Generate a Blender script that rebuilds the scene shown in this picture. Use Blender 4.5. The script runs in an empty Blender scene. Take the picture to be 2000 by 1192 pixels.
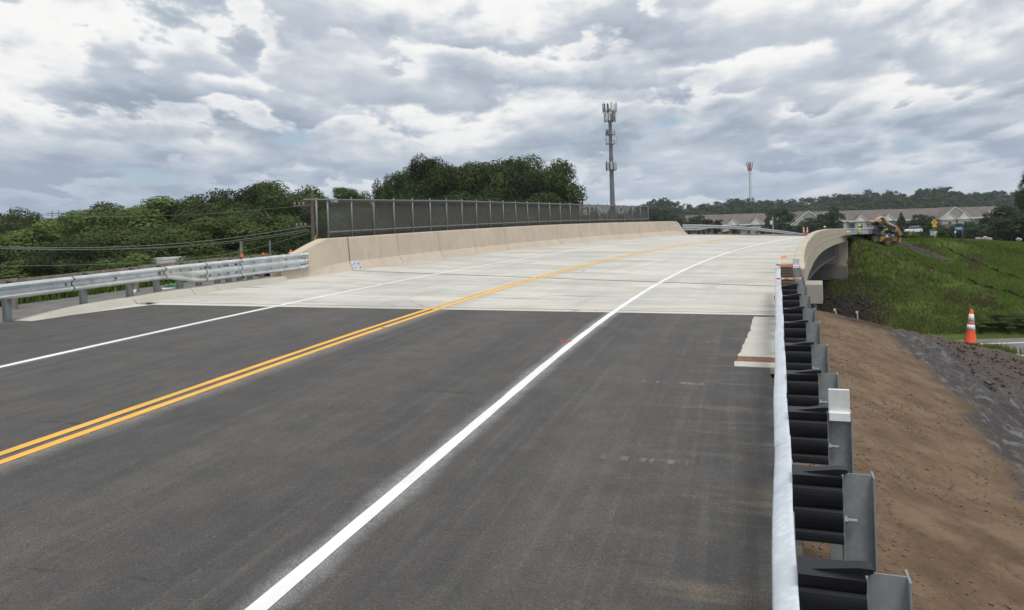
import bpy, bmesh, math, random
import numpy as np
from mathutils import Vector, Matrix
random.seed(7)
rng = np.random.default_rng(7)
R = math.radians
scene = bpy.context.scene
COL = scene.collection

# ------------------------------------------------------------------ camera
FPX, CXP, CYP, ROLL, EYE = 1445.0, 1000.0, 442.44, 0.03018, 2.0788
cam_data = bpy.data.cameras.new("camera")
cam = bpy.data.objects.new("camera", cam_data)
COL.objects.link(cam)
cam_data.sensor_width = 36.0
cam_data.lens = 36.0 * FPX / 2000.0
cam_data.shift_y = -(596.0 - CYP) / 2000.0
cam_data.clip_start = 0.05
cam_data.clip_end = 9000
cam.matrix_world = Matrix.Translation((0, 0, EYE)) @ Matrix.Rotation(R(90), 4, 'X') @ Matrix.Rotation(-ROLL, 4, 'Z')
scene.camera = cam

# ------------------------------------------------------------------ exposure, sun
scene.view_settings.view_transform = 'Standard'
scene.view_settings.look = 'None'
scene.view_settings.gamma = 1
scene.view_settings.use_curve_mapping = False
scene.view_settings.exposure = 0.0
scene.render.engine = 'CYCLES'
HAZE = 0.00022
scene.cycles.use_denoising = True
scene.cycles.max_bounces = 6
scene.cycles.transparent_max_bounces = 8
SUN_EL, SUN_AZ = R(64), R(158)          # azimuth clockwise from +Y (view direction)
sun_data = bpy.data.lights.new("sun", 'SUN')
sun_data.energy = 2.1
sun_data.angle = R(20)
sun_data.color = (1.0, 0.965, 0.91)
sun = bpy.data.objects.new("sun", sun_data)
COL.objects.link(sun)
sd = Vector((math.sin(SUN_AZ) * math.cos(SUN_EL), math.cos(SUN_AZ) * math.cos(SUN_EL), math.sin(SUN_EL)))
sun.rotation_euler = sd.to_track_quat('Z', 'Y').to_euler()
sun.location = (20, 10, 60)

# ------------------------------------------------------------------ node helpers
class NT:
    def __init__(self, tree): self.t = tree; self.n = tree.nodes; self.l = tree.links
    def new(self, typ, **kw):
        nd = self.n.new(typ)
        for k, v in kw.items(): setattr(nd, k, v)
        return nd
    def link(self, a, b): self.l.new(a, b)
    def put(self, sock, v):
        if hasattr(v, 'is_output'): self.link(v, sock)
        elif isinstance(v, (tuple, list)):
            if len(sock.default_value) == 4 and len(v) == 3: v = (*v, 1)
            sock.default_value = v
        else: sock.default_value = v
    def math(self, op, a, b=None, c=None, clamp=False):
        nd = self.new('ShaderNodeMath', operation=op); nd.use_clamp = clamp
        self.put(nd.inputs[0], a)
        if b is not None: self.put(nd.inputs[1], b)
        if c is not None: self.put(nd.inputs[2], c)
        return nd.outputs[0]
    def vmath(self, op, a, b=None):
        nd = self.new('ShaderNodeVectorMath', operation=op)
        self.put(nd.inputs[0], a)
        if b is not None: self.put(nd.inputs[1], b)
        return nd.outputs[0]
    def comb(self, x, y, z=0.0):
        nd = self.new('ShaderNodeCombineXYZ')
        for i, v in enumerate((x, y, z)): self.put(nd.inputs[i], v)
        return nd.outputs[0]
    def sep(self, v):
        nd = self.new('ShaderNodeSeparateXYZ'); self.link(v, nd.inputs[0]); return nd.outputs
    def noise(self, vec, scale=1.0, detail=4.0, rough=0.55, dist=0.0, dims='3D', w=None):
        nd = self.new('ShaderNodeTexNoise', noise_dimensions=dims)
        if vec is not None: self.link(vec, nd.inputs['Vector'])
        nd.inputs['Scale'].default_value = scale; nd.inputs['Detail'].default_value = detail
        nd.inputs['Roughness'].default_value = rough; nd.inputs['Distortion'].default_value = dist
        return nd.outputs[0]
    def voro(self, vec, scale, feature='F1'):
        nd = self.new('ShaderNodeTexVoronoi', feature=feature)
        self.link(vec, nd.inputs['Vector']); nd.inputs['Scale'].default_value = scale
        return nd.outputs
    def smooth(self, x, a, b, lo=0.0, hi=1.0):
        nd = self.new('ShaderNodeMapRange', interpolation_type='SMOOTHSTEP')
        self.put(nd.inputs[0], x)
        for i, v in enumerate((a, b, lo, hi)): self.put(nd.inputs[i + 1], v)
        return nd.outputs[0]
    def mix(self, f, a, b, blend='MIX'):
        nd = self.new('ShaderNodeMix', data_type='RGBA', blend_type=blend)
        self.put(nd.inputs['Factor'], f)
        self.put(nd.inputs[6], a); self.put(nd.inputs[7], b)
        return nd.outputs[2]
    def scalev(self, v, s):
        nd = self.new('ShaderNodeVectorMath', operation='MULTIPLY')
        self.link(v, nd.inputs[0]); nd.inputs[1].default_value = s
        return nd.outputs[0]
    def obj(self): return self.new('ShaderNodeTexCoord').outputs['Object']
    def uv(self): return self.new('ShaderNodeTexCoord').outputs['UV']
    def pos(self): return self.new('ShaderNodeNewGeometry').outputs['Position']
    def bump(self, h, strength=0.3, dist=0.01):
        nd = self.new('ShaderNodeBump'); nd.inputs['Strength'].default_value = strength
        nd.inputs['Distance'].default_value = dist; self.link(h, nd.inputs['Height'])
        return nd.outputs[0]

def newmat(name):
    m = bpy.data.materials.new(name); m.use_nodes = True
    return m, NT(m.node_tree), m.node_tree.nodes['Principled BSDF']

MATS = {}
def simple(name, col, rough=0.6, metal=0.0, var=0.15, scale=6.0, bump=0.0, spec=0.5, bscale=60.0, coord='obj', stretch=None):
    """one colour with a soft mottle of grime and a fine relief"""
    if name in MATS: return MATS[name]
    m, t, b = newmat(name)
    v = t.obj() if coord == 'obj' else t.pos()
    if stretch: v = t.scalev(v, stretch)
    n = t.noise(v, scale, 6, 0.6)
    n2 = t.noise(v, scale * 7, 3, 0.6)
    f = t.math('ADD', t.math('MULTIPLY', n, 0.7), t.math('MULTIPLY', n2, 0.3))
    f = t.smooth(f, 0.3, 0.7)
    lo = tuple(c * (1 - var) for c in col); hi = tuple(min(1, c * (1 + var)) for c in col)
    t.put(b.inputs['Base Color'], t.mix(f, lo, hi))
    b.inputs['Roughness'].default_value = rough; b.inputs['Metallic'].default_value = metal
    b.inputs['Specular IOR Level'].default_value = spec
    if bump:
        t.link(t.bump(t.noise(v, bscale, 4, 0.7), bump, 0.01), b.inputs['Normal'])
    MATS[name] = m
    return m

# ------------------------------------------------------------------ world
world = bpy.data.worlds.new("World"); scene.world = world; world.use_nodes = True
def build_world():
    t = NT(world.node_tree); t.n.clear()
    out = t.new('ShaderNodeOutputWorld'); bg = t.new('ShaderNodeBackground')
    bg.inputs['Strength'].default_value = 0.1
    sky = t.new('ShaderNodeTexSky', sky_type='NISHITA'); sky.sun_disc = False
    sky.sun_elevation = SUN_EL; sky.sun_rotation = SUN_AZ
    sky.air_density = 1.0; sky.dust_density = 1.5; sky.ozone_density = 1.0
    d = t.new('ShaderNodeTexCoord').outputs['Generated']
    x, y, z = t.sep(d)
    az = t.math('ARCTAN2', x, y)
    zp = t.math('MAXIMUM', z, 0.0)
    u = t.math('DIVIDE', az, t.math('ADD', zp, 0.45))
    v = t.math('LOGARITHM', t.math('ADD', zp, 0.11), math.e)
    M = lambda a, b: t.math('MULTIPLY', a, b)
    ADD = lambda a, b: t.math('ADD', a, b)
    SUB = lambda a, b: t.math('SUBTRACT', a, b)
    def fbm(seed, su, sv, det, ro, dist=0.0): return t.noise(t.comb(M(u, su), M(v, sv), seed), 1.0, det, ro, dist)
    # heaps of cloud in rows: a flat grey base, brightening upwards to a ragged lit top, then the base of the next heap
    def heaps(seed, rows, su, sv, warp, det=10, ro=0.56):
        n = fbm(seed, su, sv, det, ro, 0.12)
        ph = ADD(M(v, rows), M(SUB(n, 0.5), warp))
        f = t.math('FRACT', ph)
        return M(t.smooth(f, 0.0, 0.85), t.smooth(f, 1.0, 0.78)), n
    h1, n1 = heaps(4.3, 1.7, 2.6, 2.3, 3.4, 10, 0.535)
    h2, n2 = heaps(27.7, 3.0, 5.2, 4.4, 3.2, 10, 0.535)
    big = fbm(140.7, 1.3, 1.6, 4, 0.5)
    mid = fbm(33.0, 2.4, 3.2, 6, 0.55)
    fine = fbm(77.0, 11.0, 15.0, 5, 0.6)
    sel = t.smooth(mid, 0.40, 0.60)
    heap = ADD(M(h1, sel), M(h2, SUB(1.0, sel)))
    high = t.smooth(z, 0.02, 0.32)
    lit = ADD(M(heap, 0.62), M(SUB(big, 0.5), 1.9))
    lit = ADD(lit, M(SUB(fine, 0.5), 0.34))
    lit = ADD(lit, M(SUB(mid, 0.5), 0.7))
    lit = ADD(lit, ADD(0.14, M(high, 0.26)))
    lit = t.math('MAXIMUM', t.math('MINIMUM', lit, 1.0), 0.0)
    s1 = t.mix(t.smooth(lit, 0.0, 0.50), (3.4, 4.0, 4.9), (5.4, 5.95, 6.7))
    col = t.mix(t.smooth(lit, 0.40, 1.0), s1, (9.7, 9.65, 9.5))
    gap = t.smooth(ADD(big, M(SUB(n1, 0.5), 0.45)), 0.335, 0.39)
    clear = t.mix(0.35, sky.outputs[0], (5.2, 6.7, 8.6))
    col = t.mix(gap, clear, col)
    veil = t.smooth(z, 0.15, 0.0)
    col = t.mix(M(veil, 0.42), col, (4.3, 5.4, 7.15))
    t.link(col, bg.inputs['Color']); t.link(bg.outputs[0], out.inputs['Surface'])
build_world()

# ------------------------------------------------------------------ road alignment (metres; station s along it, offset o to its right side, height h above it)
TH, G, S0, RAD, S1, KV, CY, E1 = 0.29842, 0.02432, 7.908, 152.99, 9.03, 0.00052, -6.1206, 0.0173
_S = np.arange(-60, 190, 0.1)
_hd = TH + np.cumsum(np.clip((_S - S0) / 0.88, 0, 1) / RAD) * 0.1
_x = np.cumsum(np.sin(_hd)) * 0.1; _y = np.cumsum(np.cos(_hd)) * 0.1
_i0 = int(np.argmin(abs(_S)))
_x += -_x[_i0] + math.cos(TH) * CY; _y += -_y[_i0] - math.sin(TH) * CY
def zroad(s, o):
    s = np.asarray(s, float); v = np.maximum(s - S1, 0); w = np.maximum(s - 57, 0)
    drop = np.where(w < 40, 0.0015 * w * w, 0.0015 * (1600 + 80 * (w - 40)))
    return np.maximum(G * s - KV * v * v / 2, -2.4 + 0 * s) - drop * (w > 0) - E1 * o - E1 * CY
def F(s, o, h=0.0):
    hd = float(np.interp(s, _S, _hd)); x = float(np.interp(s, _S, _x)); y = float(np.interp(s, _S, _y))
    z = max(float(zroad(s, o)), -4.9)
    return Vector((x + math.cos(hd) * o, y - math.sin(hd) * o, z + h))
def so(x, y):
    i = int(np.argmin((_x - x) ** 2 + (_y - y) ** 2)); hd = _hd[i]
    dx, dy = x - _x[i], y - _y[i]
    return _S[i] + dx * math.sin(hd) + dy * math.cos(hd), dx * math.cos(hd) - dy * math.sin(hd)
def zat(x, y):
    s, o = so(x, y); return float(zroad(s, o))
def PX(px, py, d):
    """the place d metres ahead that the photograph shows at this pixel"""
    xi = (px - CXP) / FPX; yi = (CYP - py) / FPX
    return Vector(((xi * math.cos(ROLL) + yi * math.sin(ROLL)) * d, d, EYE + (-xi * math.sin(ROLL) + yi * math.cos(ROLL)) * d))

# ------------------------------------------------------------------ mesh helpers
class MB:
    def __init__(self): self.v = []; self.f = []; self.uv = []; self.hasuv = False
    def add(self, verts, faces, uvs=None):
        b = len(self.v); self.v += [tuple(p) for p in verts]
        self.f += [tuple(i + b for i in q) for q in faces]
        if uvs is not None: self.hasuv = True; self.uv += [tuple(q) for q in uvs]
        else: self.uv += [(0, 0)] * len(verts)
    def box(self, c, s, M=None, bev=0.0):
        cx, cy, cz = c; sx, sy, sz = (k / 2 for k in s)
        if bev:
            bm = bmesh.new(); bmesh.ops.create_cube(bm, size=1)
            for q in bm.verts: q.co = Vector((q.co.x * s[0], q.co.y * s[1], q.co.z * s[2]))
            bmesh.ops.bevel(bm, geom=bm.edges[:], offset=bev, segments=1, affect='EDGES')
            bm.verts.index_update()
            vs = [Vector(c) + q.co for q in bm.verts]; fs = [[q.index for q in p.verts] for p in bm.faces]; bm.free()
        else:
            vs = [Vector((cx + i * sx, cy + j * sy, cz + k * sz)) for i in (-1, 1) for j in (-1, 1) for k in (-1, 1)]
            fs = [(0, 1, 3, 2), (4, 6, 7, 5), (0, 4, 5, 1), (2, 3, 7, 6), (0, 2, 6, 4), (1, 5, 7, 3)]
        if M is not None: vs = [M @ q for q in vs]
        self.add(vs, fs)
    def tube(self, a, b, r0, r1=None, n=8, caps=True):
        a = Vector(a); b = Vector(b); r1 = r0 if r1 is None else r1
        d = (b - a).normalized(); up = Vector((0, 0, 1)) if abs(d.z) < 0.9 else Vector((1, 0, 0))
        p = d.cross(up).normalized(); q = d.cross(p)
        vs = []
        for c, r in ((a, r0), (b, r1)):
            for i in range(n):
                t = 2 * math.pi * i / n; vs.append(c + p * (r * math.cos(t)) + q * (r * math.sin(t)))
        fs = [(i, (i + 1) % n, n + (i + 1) % n, n + i) for i in range(n)]
        if caps: fs += [tuple(range(n - 1, -1, -1)), tuple(range(n, 2 * n))]
        self.add(vs, fs)
    def path(self, pts, r, n=6):
        for a, b in zip(pts[:-1], pts[1:]): self.tube(a, b, r, r, n)
    def lathe(self, prof, c=(0, 0, 0), n=20, M=None):
        vs = []; c = Vector(c)
        for r, z in prof:
            for i in range(n):
                t = 2 * math.pi * i / n; vs.append(c + Vector((r * math.cos(t), r * math.sin(t), z)))
        fs = [(k * n + i, k * n + (i + 1) % n, (k + 1) * n + (i + 1) % n, (k + 1) * n + i) for k in range(len(prof) - 1) for i in range(n)]
        fs += [tuple(range(n - 1, -1, -1)), tuple(range((len(prof) - 1) * n, len(prof) * n))]
        if M is not None: vs = [M @ q for q in vs]
        self.add(vs, fs)
    def prism(self, poly, h0, h1, M=None):
        """a flat outline (x, y) given thickness from h0 to h1 in z"""
        n = len(poly)
        vs = [Vector((x, y, h0)) for x, y in poly] + [Vector((x, y, h1)) for x, y in poly]
        fs = [tuple(range(n - 1, -1, -1)), tuple(range(n, 2 * n))] + [(i, (i + 1) % n, n + (i + 1) % n, n + i) for i in range(n)]
        if M is not None: vs = [M @ q for q in vs]
        self.add(vs, fs)
    def loft(self, rings, closed=True, caps=True):
        n = len(rings[0]); vs = [p for r in rings for p in r]; fs = []
        for k in range(len(rings) - 1):
            for i in range(n if closed else n - 1):
                j = (i + 1) % n; fs.append((k * n + i, k * n + j, (k + 1) * n + j, (k + 1) * n + i))
        if caps and closed: fs += [tuple(range(n - 1, -1, -1)), tuple(range((len(rings) - 1) * n, len(rings) * n))]
        self.add(vs, fs)
    def mesh(self, name, mat, smooth=False):
        me = bpy.data.meshes.new(name); me.from_pydata([tuple(p) for p in self.v], [], self.f)
        if self.hasuv:
            lay = me.uv_layers.new(name="UVMap"); li = np.empty(len(me.loops), dtype=np.int32); me.loops.foreach_get("vertex_index", li)
            lay.data.foreach_set("uv", np.array(self.uv, dtype=np.float32)[li].ravel())
        if smooth: me.polygons.foreach_set("use_smooth", [True] * len(me.polygons))
        me.materials.append(mat)
        bm = bmesh.new(); bm.from_mesh(me); bmesh.ops.recalc_face_normals(bm, faces=bm.faces); bm.to_mesh(me); bm.free()
        return me
    def build(self, name, mat, parent=None, smooth=False, origin=None):
        if origin is not None:
            o0 = Vector(origin); self.v = [tuple(Vector(p) - o0) for p in self.v]
        o = bpy.data.objects.new(name, self.mesh(name, mat, smooth)); COL.objects.link(o)
        if origin is not None: o.location = origin
        if parent is not None: o.parent = parent
        return o

def tag(o, label=None, cat=None, group=None, kind=None):
    if label: o['label'] = label
    if cat: o['category'] = cat
    if group: o['group'] = group
    if kind: o['kind'] = kind
    return o
def thing(name, label, cat, loc=(0, 0, 0), rz=0.0, group=None):
    o = bpy.data.objects.new(name, None); COL.objects.link(o); o.location = loc; o.rotation_euler = (0, 0, rz)
    o.empty_display_size = 0.2
    return tag(o, label, cat, group)
def link_copy(src, parent=None, loc=None):
    c = src.copy(); COL.objects.link(c)
    if parent is not None: c.parent = parent
    if loc is not None: c.location = loc
    return c
def copy_tree(o, parent=None):
    c = link_copy(o, parent)
    for ch in list(o.children): copy_tree(ch, c)
    return c
def np_mesh(name, V, Q, mat, smooth=False):
    """a mesh from arrays: V (n,3), Q (m,k)"""
    me = bpy.data.meshes.new(name); k = Q.shape[1]
    me.vertices.add(len(V)); me.vertices.foreach_set("co", np.ascontiguousarray(V, dtype=np.float32).ravel())
    me.loops.add(Q.size); me.loops.foreach_set("vertex_index", np.ascontiguousarray(Q, dtype=np.int32).ravel())
    me.polygons.add(len(Q)); me.polygons.foreach_set("loop_start", np.arange(0, Q.size, k, dtype=np.int32))
    me.polygons.foreach_set("loop_total", np.full(len(Q), k, dtype=np.int32))
    if smooth: me.polygons.foreach_set("use_smooth", np.ones(len(Q), dtype=bool))
    me.update(calc_edges=True); me.materials.append(mat)
    return me
def np_obj(name, me, parent=None, loc=None):
    o = bpy.data.objects.new(name, me); COL.objects.link(o)
    if parent is not None: o.parent = parent
    if loc is not None: o.location = loc
    return o
def vnoise(x, y, seed=0):
    """cheap smooth 2-D value noise, about -1..1"""
    r = np.random.default_rng(seed); ph = r.uniform(0, 6.28, (6, 2)); an = r.uniform(0, 3.14, 6); fr = np.array([1, 1.7, 2.6, 3.9, 5.8, 8.3])
    out = 0
    for i in range(6):
        out = out + np.sin((x * math.cos(an[i]) + y * math.sin(an[i])) * fr[i] + ph[i, 0]) * np.sin((-x * math.sin(an[i]) + y * math.cos(an[i])) * fr[i] * 0.8 + ph[i, 1]) / (1 + 0.6 * i)
    return out / 1.8

# ------------------------------------------------------------------ road materials (UV = offset, station in metres)
def asphalt_mat():
    m, t, b = newmat("asphalt")
    u, s, _ = t.sep(t.uv())
    p = t.pos()
    fine = t.noise(p, 90, 3, 0.7); grit = t.voro(p, 140)[0]
    streak = t.noise(t.comb(t.math('MULTIPLY', u, 2.2), t.math('MULTIPLY', s, 0.06), 0), 1, 5, 0.6)
    streak2 = t.noise(t.comb(t.math('MULTIPLY', u, 9.0), t.math('MULTIPLY', s, 0.22), 3), 1, 4, 0.6)
    cross = t.noise(t.comb(t.math('MULTIPLY', u, 0.9), t.math('MULTIPLY', s, 5.0), 7), 1, 5, 0.65)
    patch = t.noise(t.comb(u, s, 1), 0.55, 5, 0.6)
    col = t.mix(t.smooth(streak, 0.3, 0.7), (0.046, 0.045, 0.046), (0.074, 0.070, 0.067))
    col = t.mix(t.math('MULTIPLY', t.smooth(streak2, 0.46, 0.72), 0.62), col, (0.094, 0.087, 0.079))
    col = t.mix(t.math('MULTIPLY', t.smooth(patch, 0.48, 0.72), 0.55), col, (0.085, 0.079, 0.073))
    # brown dust tracked along the lane and lying by the guardrail
    track = t.math('MULTIPLY', t.smooth(t.math('ABSOLUTE', t.math('SUBTRACT', u, 1.75)), 0.75, 0.05), t.smooth(streak, 0.35, 0.6))
    col = t.mix(t.math('MULTIPLY', track, 0.62), col, (0.096, 0.087, 0.074))
    for c0, w0, am, sd in ((-1.75, 0.8, 0.40, 61.0), (4.75, 0.6, 0.50, 63.0), (0.75, 0.35, 0.30, 65.0), (2.75, 0.4, 0.30, 67.0)):
        wv = t.noise(t.comb(t.math('MULTIPLY', u, 0.8), t.math('MULTIPLY', s, 0.10), sd), 1, 4, 0.6)
        tk = t.math('MULTIPLY', t.smooth(t.math('ABSOLUTE', t.math('SUBTRACT', u, c0)), w0, 0.0), t.smooth(wv, 0.36, 0.62))
        col = t.mix(t.math('MULTIPLY', tk, am), col, (0.104, 0.096, 0.082) if sd < 64 else (0.036, 0.035, 0.036))
    dust = t.math('MULTIPLY', t.smooth(u, 4.7, 6.4), t.smooth(cross, 0.47, 0.72))
    col = t.mix(t.math('MULTIPLY', dust, 0.65), col, (0.17, 0.135, 0.092))
    dust2 = t.math('MULTIPLY', t.smooth(u, -5.2, -7.4), t.smooth(cross, 0.5, 0.75))
    col = t.mix(t.math('MULTIPLY', dust2, 0.5), col, (0.17, 0.15, 0.125))
    # dark scuffs and pale scrapes across the lane
    scr = t.noise(t.comb(t.math('MULTIPLY', u, 0.8), t.math('MULTIPLY', s, 3.2), 31), 1, 5, 0.7)
    col = t.mix(t.math('MULTIPLY', t.smooth(scr, 0.62, 0.76), 0.35), col, (0.115, 0.110, 0.104))
    col = t.mix(t.math('MULTIPLY', t.smooth(scr, 0.37, 0.29), 0.7), col, (0.028, 0.027, 0.027))
    rolls = t.noise(t.comb(t.math('MULTIPLY', u, 16.0), t.math('MULTIPLY', s, 0.9), 15), 1, 2, 0.5)
    band = t.smooth(t.math('ABSOLUTE', t.math('SUBTRACT', u, 5.35)), 0.55, 0.2)
    dash = t.smooth(t.math('SINE', t.math('MULTIPLY', s, 2.35)), 0.990, 0.9985)
    dots = t.smooth(rolls, 0.52, 0.6)
    col = t.mix(t.math('MULTIPLY', t.math('MULTIPLY', band, dash), t.math('MULTIPLY', dots, 0.55)), col, (0.2, 0.19, 0.18))
    # overspray of road paint beside the edge line and the centre line
    def spray(o, w, c, amt, seed):
        dist = t.math('ABSOLUTE', t.math('SUBTRACT', u, o))
        n = t.noise(t.comb(t.math('MULTIPLY', u, 9.0), t.math('MULTIPLY', s, 9.0), seed), 1, 5, 0.7)
        n0 = t.noise(t.comb(0.0, t.math('MULTIPLY', s, 1.3), seed), 1, 2, 0.5)
        wdt = t.math('MULTIPLY', t.math('ADD', 0.45, n0), w)
        a = t.math('POWER', t.math('SUBTRACT', 1.0, t.math('DIVIDE', dist, wdt), clamp=True), 1.2)
        a = t.math('MULTIPLY', a, t.smooth(n, 0.25, 0.7, 0.45, 1.0))
        return t.mix(t.math('MULTIPLY', a, amt), col, c)
    col = spray(3.66, 0.205, (0.48, 0.49, 0.51), 0.68, 1.0)
    col = spray(0.16, 0.30, (0.27, 0.24, 0.21), 0.75, 2.0)
    col = spray(-3.66, 0.18, (0.5, 0.5, 0.5), 0.5, 4.0)
    g = t.math('ADD', t.math('MULTIPLY', fine, 0.9), t.math('MULTIPLY', grit, 0.35))
    col = t.mix(1.0, col, t.mix(t.smooth(g, 0.50, 0.80), (0.70, 0.70, 0.70), (1.46, 1.44, 1.41)), 'MULTIPLY')
    mott = t.noise(t.comb(t.math('MULTIPLY', u, 2.6), t.math('MULTIPLY', s, 2.0), 41), 1, 6, 0.7)
    col = t.mix(1.0, col, t.mix(t.smooth(mott, 0.3, 0.7), (0.84, 0.84, 0.85), (1.16, 1.15, 1.13)), 'MULTIPLY')
    speck = t.noise(p, 42, 2, 0.5)
    col = t.mix(t.math('MULTIPLY', t.smooth(speck, 0.68, 0.76), 0.45), col, (0.24, 0.22, 0.2))
    t.link(col, b.inputs['Base Color'])
    t.put(b.inputs['Roughness'], t.smooth(streak, 0.3, 0.7, 0.62, 0.78))
    b.inputs['Specular IOR Level'].default_value = 0.38
    t.link(t.bump(t.math('ADD', fine, t.math('MULTIPLY', grit, 0.6)), 0.42, 0.006), b.inputs['Normal'])
    return m
def concrete_mat(name="deck_concrete", base=(0.545, 0.53, 0.48), tine=1.0, streak=1.0):
    m, t, b = newmat(name)
    u, s, _ = t.sep(t.uv()); p = t.pos()
    fine = t.noise(p, 60, 4, 0.65)
    broad = t.noise(t.comb(t.math('MULTIPLY', u, 0.22), t.math('MULTIPLY', s, 0.6), 0), 1, 6, 0.6)
    cr = t.noise(t.comb(t.math('MULTIPLY', u, 0.35), t.math('MULTIPLY', s, 3.4), 5), 1, 6, 0.68)
    lon = t.noise(t.comb(t.math('MULTIPLY', u, 1.7), t.math('MULTIPLY', s, 0.12), 9), 1, 5, 0.6)
    col = t.mix(t.smooth(broad, 0.3, 0.7), tuple(c * 0.80 for c in base), tuple(c * 1.10 for c in base))
    col = t.mix(t.math('MULTIPLY', t.smooth(cr, 0.46, 0.66), 0.55 * streak), col, (0.37, 0.37, 0.345))
    col = t.mix(t.math('MULTIPLY', t.smooth(cr, 0.60, 0.68), 0.85 * streak), col, (0.16, 0.165, 0.165))
    col = t.mix(t.math('MULTIPLY', t.smooth(lon, 0.46, 0.70), 0.42 * streak), col, (0.33, 0.34, 0.34))
    warm = t.noise(t.comb(t.math('MULTIPLY', u, 0.5), t.math('MULTIPLY', s, 0.9), 19), 1, 4, 0.5)
    col = t.mix(t.math('MULTIPLY', t.smooth(warm, 0.48, 0.68), 0.5), col, (0.64, 0.61, 0.525))
    # curved skid marks
    w = t.noise(t.comb(t.math('MULTIPLY', u, 0.25), t.math('MULTIPLY', s, 0.25), 27), 1, 2, 0.5)
    ring = t.math('ABSOLUTE', t.math('SUBTRACT', t.math('FRACT', t.math('MULTIPLY', w, 14)), 0.5))
    msk = t.smooth(t.noise(t.comb(t.math('MULTIPLY', u, 0.6), t.math('MULTIPLY', s, 0.6), 33), 1, 3, 0.6), 0.56, 0.64)
    col = t.mix(t.math('MULTIPLY', t.math('MULTIPLY', t.smooth(ring, 0.05, 0.0), msk), 0.75), col, (0.19, 0.195, 0.20))
    col = t.mix(1.0, col, t.mix(t.smooth(fine, 0.3, 0.7), (0.9, 0.9, 0.9), (1.08, 1.08, 1.08)), 'MULTIPLY')
    t.link(col, b.inputs['Base Color']); b.inputs['Roughness'].default_value = 0.85
    b.inputs['Specular IOR Level'].default_value = 0.3
    tin = t.noise(t.comb(t.math('MULTIPLY', u, 0.4), t.math('MULTIPLY', s, 34.0), 2), 1, 2, 0.5)
    t.link(t.bump(t.math('ADD', fine, t.math('MULTIPLY', tin, tine)), 0.3, 0.006), b.inputs['Normal'])
    return m
def paint_mat(name, c, wear):
    m, t, b = newmat(name)
    u, s, _ = t.sep(t.uv()); p = t.pos()
    n = t.noise(p, 70, 4, 0.7); n2 = t.noise(t.comb(t.math('MULTIPLY', u, 4.0), t.math('MULTIPLY', s, 1.2), 0), 1, 5, 0.65)
    col = t.mix(t.smooth(n2, 0.35, 0.7), tuple(k * 0.90 for k in c), tuple(min(1, k * 1.04) for k in c))
    f = t.math('ADD', t.math('MULTIPLY', n, 0.5), t.math('MULTIPLY', n2, 0.5))
    col = t.mix(t.math('MULTIPLY', t.smooth(f, 0.60, 0.72), wear), col, tuple(k * 0.45 for k in c))
    t.link(col, b.inputs['Base Color']); b.inputs['Roughness'].default_value = 0.55
    t.link(t.bump(n, 0.35, 0.004), b.inputs['Normal'])
    return m
ASPH = asphalt_mat(); CONC = concrete_mat()
CONC2 = concrete_mat("apron_concrete", (0.56, 0.545, 0.49), 0.1, 0.12)
WHITE = paint_mat("white_road_paint", (0.80, 0.80, 0.79), 0.35)
YELLOW = paint_mat("yellow_road_paint", (0.80, 0.43, 0.050), 0.45)

def sheet(name, s0f, s1f, os_, ds, mat, h=0.0, thick=0.0):
    """a strip of the road surface between two skewed ends; s0f and s1f give the station of each end at an offset"""
    m = MB(); n = max(2, int(max(s1f(o) - s0f(o) for o in os_) / ds)); rows = []
    for k in range(n + 1):
        row = []
        for o in os_:
            s = s0f(o) + (s1f(o) - s0f(o)) * k / n; row.append((F(s, o, h), (o, s)))
        rows.append(row)
    W = len(os_); vs = [q[0] for r in rows for q in r]; uv = [q[1] for r in rows for q in r]
    fs = [(k * W + i, k * W + i + 1, (k + 1) * W + i + 1, (k + 1) * W + i) for k in range(n) for i in range(W - 1)]
    m.add(vs, fs, uv)
    if thick:
        ring = [(0, i) for i in range(W)] + [(k, W - 1) for k in range(1, n + 1)] + [(n, i) for i in range(W - 2, -1, -1)] + [(k, 0) for k in range(n - 1, 0, -1)]
        top = [rows[a][b_] for a, b_ in ring]; bot = [(q[0] - Vector((0, 0, thick)), q[1]) for q in top]; L = len(top)
        m.add([q[0] for q in top + bot], [(i, (i + 1) % L, L + (i + 1) % L, L + i) for i in range(L)], [q[1] for q in top + bot])
    return tag(m.build(name, mat), kind='structure')
rag = lambda o, k=0: 0.05 * math.sin(o * 5.1 + k) + 0.03 * math.sin(o * 13.7 + 1 + k)
SJ = lambda o: 13.93 + 0.07 * o            # asphalt meets concrete
SJ2 = lambda o: 14.22 + 0.062 * o          # sealed joint in the concrete
SB = lambda o: 20.68 - 0.185 * o           # bridge joint
SE = lambda o: 56.6 - 0.45 * o             # far end of the bridge
OS = [-7.55, -6.5, -5.5, -4.5, -3.5, -2.5, -1.5, -0.5, 0.5, 1.5, 2.5, 3.5, 4.5, 5.5, 6.1, 6.42]
road = sheet("road", lambda o: -28.0, lambda o: SJ(o) + 0.012 * math.sin(o * 9), OS, 0.5, ASPH)
OD = [-7.50, -6, -4.5, -3, -1.5, 0, 1.5, 3, 4.5, 6.0, 6.9]
sheet("pavement", lambda o: SJ(o) + 0.012 * math.sin(o * 9), lambda o: SJ2(o) - 0.03, [-6.9] + OD[1:], 0.3, CONC2, 0.0, 0.2)
sheet("pavement", lambda o: SJ2(o) + 0.03, lambda o: SB(o) - 0.05, OD, 0.5, CONC, 0.0, 0.25)
far = sheet("road", lambda o: SE(o) + 0.04, lambda o: 150.0, [-7.4, -5, -3, -1, 1, 3, 5, 5.7], 1.0, ASPH, 0.0)
seal = simple("joint_sealant", (0.028, 0.028, 0.03), 0.7, var=0.3)
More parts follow.
